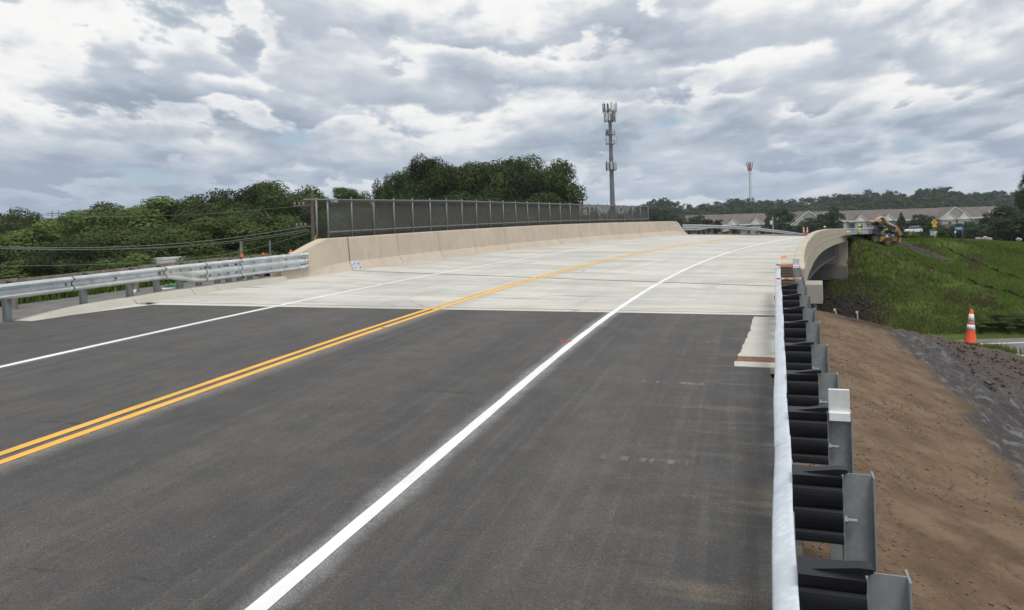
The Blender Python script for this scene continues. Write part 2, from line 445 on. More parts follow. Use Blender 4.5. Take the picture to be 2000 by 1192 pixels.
for nm, fn, w, oo in (("joint_strip", SJ2, 0.05, OD), ("joint_strip", SB, 0.09, OD), ("joint_strip", SE, 0.12, OD)):
    sheet(nm, lambda o, fn=fn, w=w: fn(o) - w, lambda o, fn=fn, w=w: fn(o) + w, oo, 0.05, seal, -0.014)

def stripe(o, w, s0, s1, mat, h):
    m = MB(); N = int((s1 - s0) / 0.4); vs = []; uv = []
    for k in range(N + 1):
        s = s0 + (s1 - s0) * k / N
        j = 0.004 * math.sin(k * 2.1 + o) + 0.003 * math.sin(k * 5.3)
        for q in (o - w / 2 + j, o + w / 2 - j * 0.6):
            vs.append(F(s, q, h)); uv.append((q, s))
    m.add(vs, [(2 * k, 2 * k + 1, 2 * k + 3, 2 * k + 2) for k in range(N)], uv)
    return tag(m.build("road_marking", mat), kind='structure')
stripe(-3.66, 0.125, -28, 120, WHITE, 0.004)
stripe(3.66, 0.108, -28, 90, WHITE, 0.004)
stripe(-0.105, 0.11, -28, 120, YELLOW, 0.004)
stripe(0.105, 0.11, -28, 120, YELLOW, 0.004)

# pale concrete apron under the guardrail, poured in two pours with a rusty joint
def apron(s_lo, s_hi, edge, mat, h, name="concrete_apron"):
    m = MB(); N = 190; top = []; 
    for k in range(N + 1):
        s = s_lo + (s_hi - s_lo) * k / N
        top.append((F(s, edge(s), h), F(s, 7.0, h), (edge(s), s), (7.0, s)))
    vs = []; uv = []
    for a, b, ua, ub in top: vs += [a, b, a - Vector((0, 0, 0.08)), b - Vector((0, 0, 0.08))]; uv += [ua, ub, ua, ub]
    fs = []
    for k in range(N):
        i = 4 * k; fs += [(i, i + 1, i + 5, i + 4), (i, i + 4, i + 6, i + 2), (i + 1, i + 3, i + 7, i + 5)]
    fs += [(0, 2, 3, 1), (4 * N, 4 * N + 1, 4 * N + 3, 4 * N + 2)]
    m.add(vs, fs, uv)
    return m.build(name, mat)
_er = np.random.default_rng(8).normal(size=400)
def e1(s):
    return 6.02 + (s - 9.7) * 0.048 + 0.008 * float(np.interp(s * 4.3, range(400), _er)) + 0.005 * float(np.interp(s * 11, range(400), _er)) + 0.004 * float(np.interp(s * 27, range(400), _er)) + 0.02 * math.sin(s * 1.7)
ap = thing("concrete_apron", "pale ragged edged concrete pour on the asphalt beside the guardrail", "concrete apron", F(9.7, 6.3))
Mi = Matrix.Translation(-F(9.7, 6.3))
for nm, a, b, mt, h in (("pour", 9.72, 10.02, CONC2, 0.010), ("pour", 10.36, 14.05, CONC2, 0.012)):
    q = apron(a, b, e1, mt, h, nm); q.parent = ap; q.location = -F(9.7, 6.3)
RUST = simple("rusty_clay", (0.20, 0.105, 0.065), 0.9, var=0.35, scale=9, bump=0.5)
q = apron(10.02, 10.36, lambda s: e1(s) + 0.01, RUST, 0.009, "rusty_joint"); q.parent = ap; q.location = -F(9.7, 6.3)
# small marks left on the pavement
def blot(name, s, o, rs, ro, mat, label, cat, h=0.004, seed=1):
    r = random.Random(seed); m = MB(); c = F(s, o, h + 0.003); N = 22
    vs = [c]; 
    for i in range(N):
        a = 2 * math.pi * i / N; k = 0.55 + 0.45 * r.random(); vs.append(F(s + rs * k * math.sin(a), o + ro * k * math.cos(a), h))
    m.add(vs, [(0, 1 + i, 1 + (i + 1) % N) for i in range(N)]); return tag(m.build(name, mat), label, cat)
ORP = simple("orange_marking_paint", (0.72, 0.22, 0.07), 0.8, var=0.25, scale=20)
blot("paint_mark", 30.6, 6.12, 1.0, 0.16, ORP, "faded orange paint blotch on the bridge deck by the curving parapet", "paint mark", seed=4)
REDP = simple("red_marking_paint", (0.5, 0.06, 0.04), 0.8, var=0.3, scale=20)
s_, o_ = so(*PX(1104, 664, 11.2)[:2]); blot("paint_mark", s_, o_, 0.06, 0.13, REDP, "small red paint dash on asphalt beside the white edge line", "paint mark", seed=5)
s_, o_ = so(*PX(775, 649, 12.2)[:2]); blot("paint_mark", 11.6, 0.13, 0.05, 0.05, REDP, "tiny red paint dot on the double yellow centre line", "paint mark", seed=6, h=0.008)

# ------------------------------------------------------------------ terrain
def ground_mat(name, kind):
    m, t, b = newmat(name); p = t.pos()
    n1 = t.noise(p, 0.35, 6, 0.6); n2 = t.noise(p, 2.3, 6, 0.65); n3 = t.noise(p, 16, 5, 0.7); n4 = t.noise(p, 70, 3, 0.7)
    if kind == 'dirt':
        x, y, z = t.sep(p)
        l = t.math('SUBTRACT', x, t.math('ADD', 0.86, t.math('MULTIPLY', t.math('SUBTRACT', y, 2.5), 0.36)))   # metres out from the rail
        col = t.mix(t.smooth(n1, 0.3, 0.7), (0.138, 0.090, 0.054), (0.182, 0.125, 0.078))
        col = t.mix(t.math('MULTIPLY', t.smooth(n2, 0.42, 0.68), 0.7), col, (0.245, 0.178, 0.116))
        col = t.mix(t.math('MULTIPLY', t.smooth(n2, 0.50, 0.30), 0.6), col, (0.095, 0.062, 0.038))
        # scraped bluish slurry strip and dark topsoil farther down the bank
        lw = t.math('ADD', l, t.math('ADD', t.math('MULTIPLY', t.math('SUBTRACT', n1, 0.5), 1.6), t.math('MULTIPLY', t.math('SUBTRACT', n2, 0.5), 0.7)))
        scrape = t.noise(t.comb(t.math('MULTIPLY', l, 6.0), t.math('MULTIPLY', y, 1.9), t.math('MULTIPLY', x, 1.2)), 1.2, 8, 0.74, 0.6)
        slurry = t.math('MULTIPLY', t.smooth(lw, 2.05, 2.4), t.smooth(scrape, 0.26, 0.40))
        col = t.mix(slurry, col, t.mix(t.smooth(scrape, 0.48, 0.70), (0.034, 0.029, 0.027), (0.205, 0.205, 0.22)))
        soil = t.smooth(t.math('ADD', lw, t.math('MULTIPLY', t.math('SUBTRACT', scrape, 0.5), 1.2)), 3.3, 3.8)
        col = t.mix(soil, col, t.mix(t.smooth(n3, 0.35, 0.7), (0.032, 0.021, 0.015), (0.100, 0.064, 0.043)))
        # dark damp crest where the bank turns down to the abutment
        tq = t.math('ADD', t.math('MULTIPLY', t.math('SUBTRACT', x, 0.92), 0.3377), t.math('MULTIPLY', t.math('SUBTRACT', y, 2.5), 0.9412))
        tcr = t.math('ADD', 13.1, t.math('MULTIPLY', t.math('MAXIMUM', t.math('SUBTRACT', l, 0.4), 0.0), 0.52))
        edge = t.smooth(t.math('ADD', t.math('SUBTRACT', tq, tcr), t.math('MULTIPLY', t.math('SUBTRACT', n2, 0.5), 1.6)), -0.55, 0.1)
        col = t.mix(t.math('MULTIPLY', edge, t.smooth(l, 0.5, 1.6)), col, t.mix(t.smooth(n3, 0.35, 0.7), (0.040, 0.026, 0.018), (0.105, 0.068, 0.043)))
        peb = t.smooth(n4, 0.60, 0.70); col = t.mix(t.math('MULTIPLY', peb, 0.75), col, (0.30, 0.23, 0.165))
        col = t.mix(t.math('MULTIPLY', t.smooth(n3, 0.54, 0.66), 0.6), col, (0.075, 0.048, 0.030))
        rough = t.mix(slurry, (0.95, 0.95, 0.95), (0.55, 0.55, 0.55))
        t.link(rough, b.inputs['Roughness']); b.inputs['Specular IOR Level'].default_value = 0.25
        hgt = t.math('ADD', t.math('MULTIPLY', n3, 1.0), t.math('MULTIPLY', n4, 0.45)); st, ds = 0.9, 0.035
    elif kind == 'soil':
        col = t.mix(t.smooth(n2, 0.3, 0.7), (0.022, 0.018, 0.017), (0.06, 0.048, 0.042))
        hgt = n3; st, ds = 0.8, 0.06; b.inputs['Roughness'].default_value = 0.9
    elif kind == 'grass':
        col = t.mix(t.smooth(n1, 0.3, 0.7), (0.050, 0.078, 0.018), (0.095, 0.135, 0.030))
        col = t.mix(t.math('MULTIPLY', t.smooth(n2, 0.45, 0.7), 0.5), col, (0.100, 0.098, 0.042))
        col = t.mix(t.math('MULTIPLY', t.smooth(n3, 0.55, 0.7), 0.5), col, (0.035, 0.042, 0.015))
        hgt = n3; st, ds = 0.8, 0.08; b.inputs['Roughness'].default_value = 0.95; b.inputs['Specular IOR Level'].default_value = 0.1
    else:   # old pavement
        col = t.mix(t.smooth(n2, 0.3, 0.7), (0.115, 0.112, 0.108), (0.165, 0.16, 0.15))
        col = t.mix(t.math('MULTIPLY', t.smooth(n3, 0.55, 0.75), 0.4), col, (0.24, 0.22, 0.19))
        hgt = n4; st, ds = 0.4, 0.01; b.inputs['Roughness'].default_value = 0.8
    t.link(col, b.inputs['Base Color']); t.link(t.bump(hgt, st, ds), b.inputs['Normal'])
    return m
DIRT = ground_mat("bare_dirt", 'dirt'); SOIL = ground_mat("dark_soil", 'soil'); GRASS = ground_mat("grass_ground", 'grass'); PATH = ground_mat("worn_pavement", 'path')
def grid_terrain(name, P, mat, smooth=True):
    """P (a,b,3) array of points"""
    a, b = P.shape[:2]; idx = np.arange(a * b).reshape(a, b)
    Q = np.stack([idx[:-1, :-1], idx[:-1, 1:], idx[1:, 1:], idx[1:, :-1]], -1).reshape(-1, 4)
    o = np_obj(name, np_mesh(name, P.reshape(-1, 3), Q, mat, smooth)); o['kind'] = 'structure'; return o
# the plain all round, out to the horizon
ring = [0, 40, 90, 160, 280, 450, 800, 1600]
ang = np.linspace(0, 2 * np.pi, 73)
Pg = np.array([[(r * np.cos(a), r * np.sin(a) + 30, -5.25) for a in ang] for r in ring]); grid_terrain("ground", Pg, GRASS)

# near bank beside the guardrail: t forward along the rail, l out from it
RD = Vector((0.3377, 0.9412, 0)); RN = Vector((0.9412, -0.3377, 0)); RP = Vector((0.92, 2.5, 0))
def bank_h(x, y):
    """height of the bare bank on the outer side of the near guardrail"""
    t = (x - RP.x) * RD.x + (y - RP.y) * RD.y; l = (x - RP.x) * RN.x + (y - RP.y) * RN.y
    q = np.clip(t, -20, 16); base = 0.02 + 0.0226 * (q + 2.6) * 1.0 - 0.14
    sl = np.where(l < 0.7, 0.10 * l, 0.07 + 0.31 * (l - 0.7))
    h = base - np.maximum(sl, -0.02)
    h = np.maximum(h, -1.52)
    tc = 13.4 + 0.55 * np.maximum(l - 0.4, 0); tc = np.minimum(tc, 19.0)         # crest towards the underpass
    over = np.maximum(t - tc, 0)
    h = h - np.where(over < 1.2, 0.30 * over * over / 1.2, 0.30 * 1.2 + 0.60 * (over - 1.2))
    return np.maximum(h, -5.3), t, l
tt = np.concatenate([np.linspace(-16, -2, 24, endpoint=False), np.linspace(-2, 20, 230), np.linspace(20.4, 34, 22)])
ll = np.concatenate([np.linspace(-0.55, 7.5, 190), np.linspace(7.8, 16, 30), np.linspace(17, 60, 24)])
T_, L_ = np.meshgrid(tt, ll, indexing='ij')
Xb = RP.x + T_ * RD.x + L_ * RN.x; Yb = RP.y + T_ * RD.y + L_ * RN.y
Hb, _, _ = bank_h(Xb, Yb)
ridge = vnoise(Xb * 0.9, Yb * 0.9, 3) * 0.022 + vnoise(Xb * 3.1, Yb * 3.1, 4) * 0.012 + vnoise(Xb * 8, Yb * 8, 9) * 0.006
amp = np.clip((L_ - 0.1) / 1.2, 0.15, 1) * np.where(L_ > 3.0, 2.6, 1.0)
rut = np.exp(-((L_ - 2.9 - 0.25 * np.sin(T_ * 0.35)) / 0.75) ** 2) * (0.028 * np.sin((L_ + 0.12 * np.sin(T_ * 0.9) + 0.05 * vnoise(Xb * 2, Yb * 2, 77)) * 21) + 0.02 * vnoise(Xb * 6, Yb * 2.5, 78))
Hb = Hb + ridge * amp + rut
grid_terrain("dirt_ground", np.stack([Xb, Yb, Hb], -1), DIRT)
# strip of old road at the foot of the bank, where the cone stands
m = MB(); A0, A1 = 12.25, 60.0
for nm, x0, x1, y0, y1, z, mt in (("pavement", 12.2, 60, 16.6, 20.6, -1.455, PATH),):
    m = MB(); N = 40
    xs = [x0 + (x1 - x0) * (k / N) ** 2 for k in range(N + 1)]
    vs = []
    for k, x in enumerate(xs): vs += [(x, y0 + 0.05 * math.sin(x * 3), z), (x, y1, z), (x, y0 + 0.05 * math.sin(x * 3), z - .2), (x, y1, z - .2)]
    fs = []
    for k in range(N): i = 4 * k; fs += [(i, i + 1, i + 5, i + 4), (i, i + 4, i + 6, i + 2), (i + 1, i + 3, i + 7, i + 5)]
    fs += [(0, 2, 3, 1)]
    m.add(vs, fs); tag(m.build(nm, mt), kind='structure')
WL = simple("white_line_paint", (0.62, 0.62, 0.60), 0.7, var=0.12, scale=30)
def flat_line(pts, w, z):
    m = MB(); vs = []
    for i, p in enumerate(pts):
        a = Vector(pts[max(0, i - 1)]); b = Vector(pts[min(len(pts) - 1, i + 1)]); d = (b - a).normalized(); n = Vector((-d.y, d.x)) * w / 2
        vs += [(p[0] + n.x, p[1] + n.y, z), (p[0] - n.x, p[1] - n.y, z)]
    m.add(vs, [(2 * i, 2 * i + 1, 2 * i + 3, 2 * i + 2) for i in range(len(pts) - 1)])
    return tag(m.build("road_marking", WL), kind='structure')
flat_line([(12.22 + 0.5 * k, 19.85) for k in range(60)], 0.12, -1.450)
flat_line([(12.36, 16.9 + 0.16 * k) for k in range(18)], 0.10, -1.4505)

# far bank: grass rising from the underpass to the far approach
def far_h(x, y):
    yt = 57 + 0.02 * (x - 30) + 1.5 * np.sin(x * 0.11)
    top = -0.30 - 0.030 * np.clip(x - 28, -10, 30) + 0.35 * np.exp(-((x - 33) / 6) ** 2)
    d = yt - y
    h = np.where(d > 0, top - 0.355 * d, top - (0.02 + 0.028 * np.clip((x - 29) / 10, 0, 1)) * np.minimum(-d, 60))
    k = np.clip(-d / 8, 0, 1); h = h + 0.25 * k * (1 - k) * 2
    s, o = FSO(x, y)
    nr = np.clip((o - 7.2) / 6.0, 0, 1); zr = zroad(s, 7.0) - 0.5
    h = np.where((d < 0), zr * (1 - nr) + h * nr, h)
    return np.maximum(h, -5.15)
def FSO(x, y):
    xf = np.ravel(x); yf = np.ravel(y); idx = np.arange(0, len(_S), 5)
    bi = np.zeros(len(xf), dtype=int)
    for a in range(0, len(xf), 4000):
        dd = (xf[a:a + 4000, None] - _x[idx][None]) ** 2 + (yf[a:a + 4000, None] - _y[idx][None]) ** 2; bi[a:a + 4000] = idx[np.argmin(dd, 1)]
    dx = xf - _x[bi]; dy = yf - _y[bi]; hd = _hd[bi]
    return (_S[bi] + dx * np.sin(hd) + dy * np.cos(hd)).reshape(np.shape(x)), (dx * np.cos(hd) - dy * np.sin(hd)).reshape(np.shape(x))
# trenched earth from the machine down the bank
def drape(pts, w, name, mat, up=0.05, lab=None, bump=0.05):
    a, b = [], []
    P = []
    for k in range(61):
        f = k / 60 * (len(pts) - 1); i = min(int(f), len(pts) - 2); q = Vector(pts[i]).lerp(Vector(pts[i + 1]), f - i)
        d = (Vector(pts[i + 1]) - Vector(pts[i])).normalized(); n = Vector((-d.y, d.x)); row = []
        for j in range(9):
            e = (j - 4) / 4; wob = 1 + 0.25 * math.sin(k * 0.9 + 1) * (1 if j in (0, 8) else 0)
            x, y = q.x + n.x * w * e * wob, q.y + n.y * w * e * wob
            row.append((x, y, float(far_h(np.array([x]), np.array([y]))[0]) + up * (1 - abs(e) ** 2 * 1.6) + bump * math.sin(k * 1.7 + j * 2.2) * (1 - abs(e))))
        P.append(row)
    return grid_terrain(name, np.array(P), mat)
# grass bank and path beside the opposite guardrail
def left_strip(name, ofs, mat, s0, s1, n=60):
    P = np.array([[tuple(F(s, o, h)) for (o, h) in ofs] for s in np.linspace(s0, s1, n)]); return grid_terrain(name, P, mat)
P = np.array([[tuple(F(s, o, -0.02)) for o in np.linspace(-10.4, -7.5, 7)] for s in np.linspace(-28, 20.0, 60)]); grid_terrain("path", P, PATH)
rows = []
for s in np.linspace(-40, 22, 63):
    row = []
    for o, dz in zip(np.linspace(-30, -10.3, 40), np.linspace(0, 1, 40)):
        z = float(zroad(s, -10)) - 0.05 - max(0, (-10.8 - o)) * 0.34; p = F(s, o)
        row.append((p.x, p.y, max(z, -5.3) + 0.05 * math.sin(p.x * 2.1) * math.sin(p.y * 1.7)))
    rows.append(row)
grid_terrain("grass_bank", np.array(rows), GRASS)
rows = []   # slope from that bank down to the underpass
for k in range(24):
    row = []
    for o in np.linspace(-30, -7.2, 30):
        s = 21.5 + k * 0.6; p = F(21.5, o); d = F(22.5, o) - p; z0 = max(float(zroad(21.5, -10)) - 0.08 - max(0, (-10.8 - o)) * 0.34, -5.3)
        q = p + d * (k * 0.6); row.append((q.x, q.y, max(z0 - 0.55 * k * 0.6, -5.3)))
    rows.append(row)
grid_terrain("grass_bank", np.array(rows), GRASS)

# ------------------------------------------------------------------ concrete bridge and parapets
def tan_mat(name, base):
    m, t, b = newmat(name); p = t.pos()
    n = t.noise(p, 0.9, 6, 0.6); n2 = t.noise(t.scalev(p, (1.2, 1.2, 0.35)), 3.0, 5, 0.65); n3 = t.noise(p, 45, 4, 0.7)
    col = t.mix(t.smooth(n, 0.3, 0.7), tuple(c * 0.92 for c in base), tuple(c * 1.06 for c in base))
    col = t.mix(t.math('MULTIPLY', t.smooth(n2, 0.52, 0.72), 0.45), col, tuple(c * 0.72 for c in base))
    col = t.mix(t.math('MULTIPLY', t.smooth(n2, 0.40, 0.25), 0.30), col, tuple(min(1, c * 1.18) for c in base))
    pit = t.smooth(t.noise(p, 26, 2, 0.5), 0.70, 0.76); col = t.mix(t.math('MULTIPLY', pit, 0.4), col, tuple(c * 0.6 for c in base))
    t.link(col, b.inputs['Base Color']); b.inputs['Roughness'].default_value = 0.88; b.inputs['Specular IOR Level'].default_value = 0.25
    t.link(t.bump(t.math('ADD', n3, n2), 0.25, 0.008), b.inputs['Normal']); return m
TAN = tan_mat("tan_coated_concrete", (0.53, 0.452, 0.365))
TANR = tan_mat("tan_parapet_concrete", (0.49, 0.43, 0.345))
GRAYC = tan_mat("bare_grey_concrete", (0.36, 0.345, 0.31))
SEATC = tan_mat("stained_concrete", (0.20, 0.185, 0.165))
GIRD = simple("weathered_girder", (0.062, 0.060, 0.062), 0.8, var=0.25, scale=1.5)
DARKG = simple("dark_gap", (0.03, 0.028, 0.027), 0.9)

BT = -7.27    # toe of the barrier wall
def barrier_ring(s, top=1.14, low=0.30, toe=BT, f=1.0):
    """cross-section of the wall, road side first"""
    ft = -7.42 - 0.04; lw = low * f
    pts = [(toe, -0.12), (toe, 0.0), (toe + (ft - toe) * f, lw if f > 0.02 else 0.02), (-7.53, top - 0.03), (-7.555, top), (-7.86, top), (-7.885, top - 0.025), (-7.885, -0.4), (-7.6, -0.4)]
    return [F(s, o, h) for o, h in pts]
def barrier_piece(name, ss, tops, fs=None, toes=None):
    m = MB(); fs = fs or [1.0] * len(ss); toes = toes or [BT] * len(ss)
    m.loft([barrier_ring(s, tp, 0.30, to, f) for s, tp, f, to in zip(ss, tops, fs, toes)])
    return m
wall = thing("barrier_wall", "long tan concrete barrier wall with a sloped toe carrying the chain-link fence", "barrier wall", F(19, BT))
def own(o, root):
    o.parent = root; o.location = -root.location; return o
own(barrier_piece("end_block", [18.72, 19.3, 19.75, 20.4, 20.98, 21.6, 22.13], [0.70, 0.74, 0.80, 1.0, 1.145, 1.145, 1.145], [0.5, 0.5, 0.5, 0.7, 0.9, 1, 1], [-7.455, -7.45, -7.43, -7.36, -7.30, BT, BT]).build("end_block", TAN), wall)
js = [22.19 + 3.03 * k for k in range(13)]
for a, b in zip(js[:-1], js[1:]):
    n = 4; a2, b2 = a + 0.013, b - 0.013
    ss = [a2 + (b2 - a2) * k / n for k in range(n + 1)]
    tops = [1.14 - 0.06 * max(0, (s - 40) / 20) for s in ss]
    own(barrier_piece("barrier_panel", ss, tops).build("barrier_panel", TAN), wall)
own(barrier_piece("end_block", [58.57, 59.25, 59.6, 60.1, 60.55, 60.75], [1.07, 1.06, 0.93, 0.62, 0.34, 0.16], [1, 0.9, 0.8, 0.5, 0.3, 0.2]).build("end_block", TAN), wall)
# dark fill at the back of the joints
m = MB()
for j in js: m.loft([[F(s, o, h) for o, h in ((-7.50, 0.30), (-7.575, 1.125), (-7.84, 1.125), (-7.84, 0.0), (-7.36, 0.0))] for s in (j - 0.03, j + 0.03)])
tag(own(m.build("joint_filler", DARKG), wall), kind="stuff")
# steel cover plate over the bridge joint
GALV = None
def galv_mat(name="galvanised_steel", base=(0.50, 0.53, 0.56), metal=0.55, rough=0.42):
    m, t, b = newmat(name); p = t.obj()
    n = t.noise(p, 3.0, 5, 0.6); v = t.voro(p, 26)[0]; w = t.noise(t.scalev(p, (6, 6, 0.8)), 2.0, 4, 0.6)
    col = t.mix(t.smooth(n, 0.3, 0.7), tuple(c * 0.82 for c in base), tuple(c * 1.12 for c in base))
    col = t.mix(t.math('MULTIPLY', t.smooth(v, 0.2, 0.6), 0.26), col, tuple(c * 0.6 for c in base))
    col = t.mix(t.math('MULTIPLY', t.smooth(w, 0.55, 0.75), 0.3), col, tuple(c * 0.55 for c in base))
    t.link(col, b.inputs['Base Color']); b.inputs['Metallic'].default_value = metal
    t.put(b.inputs['Roughness'], t.smooth(n, 0.3, 0.7, rough - 0.03, rough + 0.08))
    t.link(t.bump(n, 0.12, 0.01), b.inputs['Normal']); return m
GALV = galv_mat("galvanised_steel", (0.70, 0.735, 0.745), 0.72, 0.36); GALVD = galv_mat("dull_galvanised_post", (0.30, 0.325, 0.335), 0.35, 0.6)
GALVB = galv_mat("bright_galvanised_rail", (0.70, 0.76, 0.82), 0.40, 0.38)
SHOE = galv_mat("white_zinc_end_shoe", (0.78, 0.80, 0.80), 0.25, 0.45)
PLAST = simple("black_plastic", (0.006, 0.0065, 0.010), 0.48, var=0.35, scale=3, spec=0.3)
m = MB()
m.loft([[F(s, o, h) for o, h in ((BT + 0.035, 0.006), (-7.425, 0.315), (-7.455, 0.315), (BT + 0.005, 0.006))] for s in (22.10, 22.62)])
own(m.build("cover_plate", GALV), wall)
m = MB()
for ds in (0.12, 0.40):
    for k in (0.25, 0.7): m.tube(F(22.1 + ds, BT + 0.02 - 0.15 * k, 0.31 * k), F(22.1 + ds, BT + 0.045 - 0.15 * k, 0.31 * k + 0.012), 0.022, n=8)
tag(own(m.build("bolts", GALVD), wall), kind="stuff")

# parapet along the other edge: seen from just above its line, so its outer face curves away
KN = [(1572, 523, 14.05, .92), (1571.5, 510, 15.9, .96), (1571, 497, 18.3, 1.0), (1575.5, 477, 21.8, 1.0), (1583, 466, 24.9, 1.0), (1592, 456, 28.6, 1.0), (1606, 450, 34.2, .98), (1622, 447.6, 40.2, .95), (1637, 446.8, 46, .93), (1651, 446.4, 51.8, .90)]
KP = [PX(a, b, c) for a, b, c, _ in KN]; KH = [k[3] for k in KN]
def catmull(pts, n):
    out = []
    for k in range(n + 1):
        f = k / n * (len(pts) - 1); i = min(int(f), len(pts) - 2); u = f - i
        p0, p1, p2, p3 = pts[max(i - 1, 0)], pts[i], pts[i + 1], pts[min(i + 2, len(pts) - 1)]
        out.append(0.5 * ((2 * p1) + (p2 - p0) * u + (2 * p0 - 5 * p1 + 4 * p2 - p3) * u * u + (3 * p1 - p0 - 3 * p2 + p3) * u ** 3))
    return out
NK = 72; EDGE = catmull(KP, NK)
EH = [np.interp(k / NK * (len(KN) - 1), range(len(KN)), KH) for k in range(NK + 1)]
def edge_n(i):
    a = EDGE[max(i - 1, 0)]; b = EDGE[min(i + 1, NK)]; d = (b - a); d.z = 0; d.normalize(); return Vector((d.y, -d.x, 0))
bridge = thing("bridge", "curved tan concrete road bridge with a dark steel girder spanning a deep cutting", "bridge", (6.5, 20, 0))
def own_b(o): return own(o, bridge)
def parapet(name, i0, i1, prof, mat):
    m = MB(); m.loft([[EDGE[i] + edge_n(i) * o + Vector((0, 0, h(EH[i]) if callable(h) else h)) for o, h in prof] for i in range(i0, i1 + 1)])
    return own_b(m.build(name, mat))
I1 = 5
# sloping approach nose, then the run of the wall in three courses with recessed grooves between them
m = MB(); nose = []
for i in range(0, I1 + 1):
    k = i / I1; top = -0.02 * (1 - k)
    nose.append([EDGE[i] + edge_n(i) * o + Vector((0, 0, h)) for o, h in ((0, top), (-0.20, top), (-0.225, top - 0.03), (-0.27, -0.78), (0, -0.9))])
m.loft(nose); own_b(m.build("parapet_nose", TANR))
wallprof = [(0.0, -0.02), (-0.02, 0.0), (-0.20, 0.0), (-0.225, -0.025), (-0.27, -0.80), (-0.02, -0.80), (-0.02, -0.36), (0.0, -0.34)]
for a, b in ((I1, 20), (20, 34), (34, 48), (48, 62), (62, 70), (70, NK)):
    parapet("parapet_panel", a, b, wallprof, TANR)
parapet("parapet_band", I1, NK, [(0.004, -0.362), (0.004, lambda H: -0.35 - (H - .36) * .42), (-0.10, lambda H: -0.35 - (H - .36) * .42), (-0.10, -0.362)], TANR)
parapet("deck_edge", I1, NK, [(0.0, lambda H: -0.372 - (H - .36) * .42), (0.0, lambda H: -H), (-0.30, lambda H: -H), (-0.30, lambda H: -0.5 - (H - .36) * .42), (-0.10, lambda H: -0.372 - (H - .36) * .42)], TANR)
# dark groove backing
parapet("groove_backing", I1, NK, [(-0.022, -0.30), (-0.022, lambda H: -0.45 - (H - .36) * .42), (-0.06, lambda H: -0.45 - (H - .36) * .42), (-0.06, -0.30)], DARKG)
# deck slab of the bridge
_es = [so(q.x, q.y) for q in EDGE]
def OE(s): return float(np.interp(s, [q[0] for q in _es], [q[1] for q in _es])) - 0.30
deck = MB(); N = 76; OSB = OD[:-1] + [6.6]; rows = []
for k in range(N + 1):
    row = []
    for o in OSB:
        a = SB(o) + 0.05; b_ = SE(o) - 0.03; s = a + (b_ - a) * k / N; oc = min(o, OE(s)); row.append((F(s, oc), (oc, s)))
    rows.append(row)
W = len(OSB)
deck.add([q[0] for r in rows for q in r], [(k * W + i, k * W + i + 1, (k + 1) * W + i + 1, (k + 1) * W + i) for k in range(N) for i in range(W - 1)], [q[1] for r in rows for q in r])
dko = own_b(deck.build("deck", CONC))
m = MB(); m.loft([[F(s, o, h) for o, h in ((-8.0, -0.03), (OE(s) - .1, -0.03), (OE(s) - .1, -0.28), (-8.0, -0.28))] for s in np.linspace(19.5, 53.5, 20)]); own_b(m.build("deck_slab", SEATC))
# the fillet of deck between lane slab and parapet
m = MB(); vs = []; uv = []
for i in range(0, NK + 1):
    q = EDGE[i] - edge_n(i) * 0.30; s, o = so(q.x, q.y); p = F(s, min(o, 6.55) - 0.05, 0.002); zz = min(float(zroad(s, o)), q.z - 0.03)
    vs += [p, Vector((q.x, q.y, zz))]; uv += [(o - .4, s), (o, s)]
m.add(vs, [(2 * i, 2 * i + 1, 2 * i + 3, 2 * i + 2) for i in range(NK)], uv); own_b(m.build("deck_shoulder", CONC))
# edge girder: web and bottom flange set in under the deck edge
def girder(off, name="girder"):
    g = MB(); fl = MB()
    i0, i1 = 8, 68; ring = []; ring2 = []
    for i in range(i0, i1 + 1, 2):
        e = EDGE[i]; n = edge_n(i); k = (i - i0) / (i1 - i0); dep = 0.98 + 0.04 * math.sin(math.pi * k)
        zt = e.z - EH[i] + 0.06; zb = zt - dep
        c = Vector((e.x, e.y, 0)) - n * off
        ring.append([c + n * 0.02 + Vector((0, 0, zt)), c + n * 0.02 + Vector((0, 0, zb)), c - n * 0.02 + Vector((0, 0, zb)), c - n * 0.02 + Vector((0, 0, zt))])
        ring2.append([c + n * 0.20 + Vector((0, 0, zb + 0.05)), c + n * 0.20 + Vector((0, 0, zb)), c - n * 0.20 + Vector((0, 0, zb)), c - n * 0.20 + Vector((0, 0, zb + 0.05))])
    g.loft(ring); fl.loft(ring2); o = own_b(g.build(name, GIRD)); f = fl.build("bottom_flange", GIRDF); f.parent = o
GIRDF = simple("girder_flange", (0.13, 0.125, 0.12), 0.7, var=0.2)
for off in (0.55, 3.2, 6.0): girder(off)
# far abutment: seat, back wall, corner pilaster
fd = (EDGE[NK] - EDGE[NK - 2]); fd.z = 0; fd.normalize(); fn = Vector((fd.y, -fd.x, 0)); fe = EDGE[NK]
def abox(name, a0, a1, n0, n1, z0, z1, mat, org=fe):
    """block in the far abutment frame: along the bridge a, outwards n"""
    m = MB(); pts = [org + fd * a + fn * n for a, n in ((a0, n0), (a1, n0), (a1, n1), (a0, n1))]
    m.loft([[Vector((p.x, p.y, z)) for p in pts] for z in (z0, z1)]); return own_b(m.build(name, mat))
zb = fe.z - 0.90
abox("pilaster", 0.10, 0.75, -0.42, 0.10, zb - 1.62, zb + 0.0, TANR)
abox("pilaster", 0.16, 1.2, -0.30, 0.02, zb - 0.0, zb + 0.88, TANR)
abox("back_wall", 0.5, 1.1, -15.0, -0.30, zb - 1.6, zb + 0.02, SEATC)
abox("abutment_face", -0.30, 0.09, -1.55, -0.42, zb - 1.6, zb - 0.02, GRAYC)
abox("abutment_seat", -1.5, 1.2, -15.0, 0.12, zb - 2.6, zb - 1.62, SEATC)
abox("wing_wall", 1.1, 7.0, -0.28, 0.0, zb - 2.2, zb + 0.6, TANR)
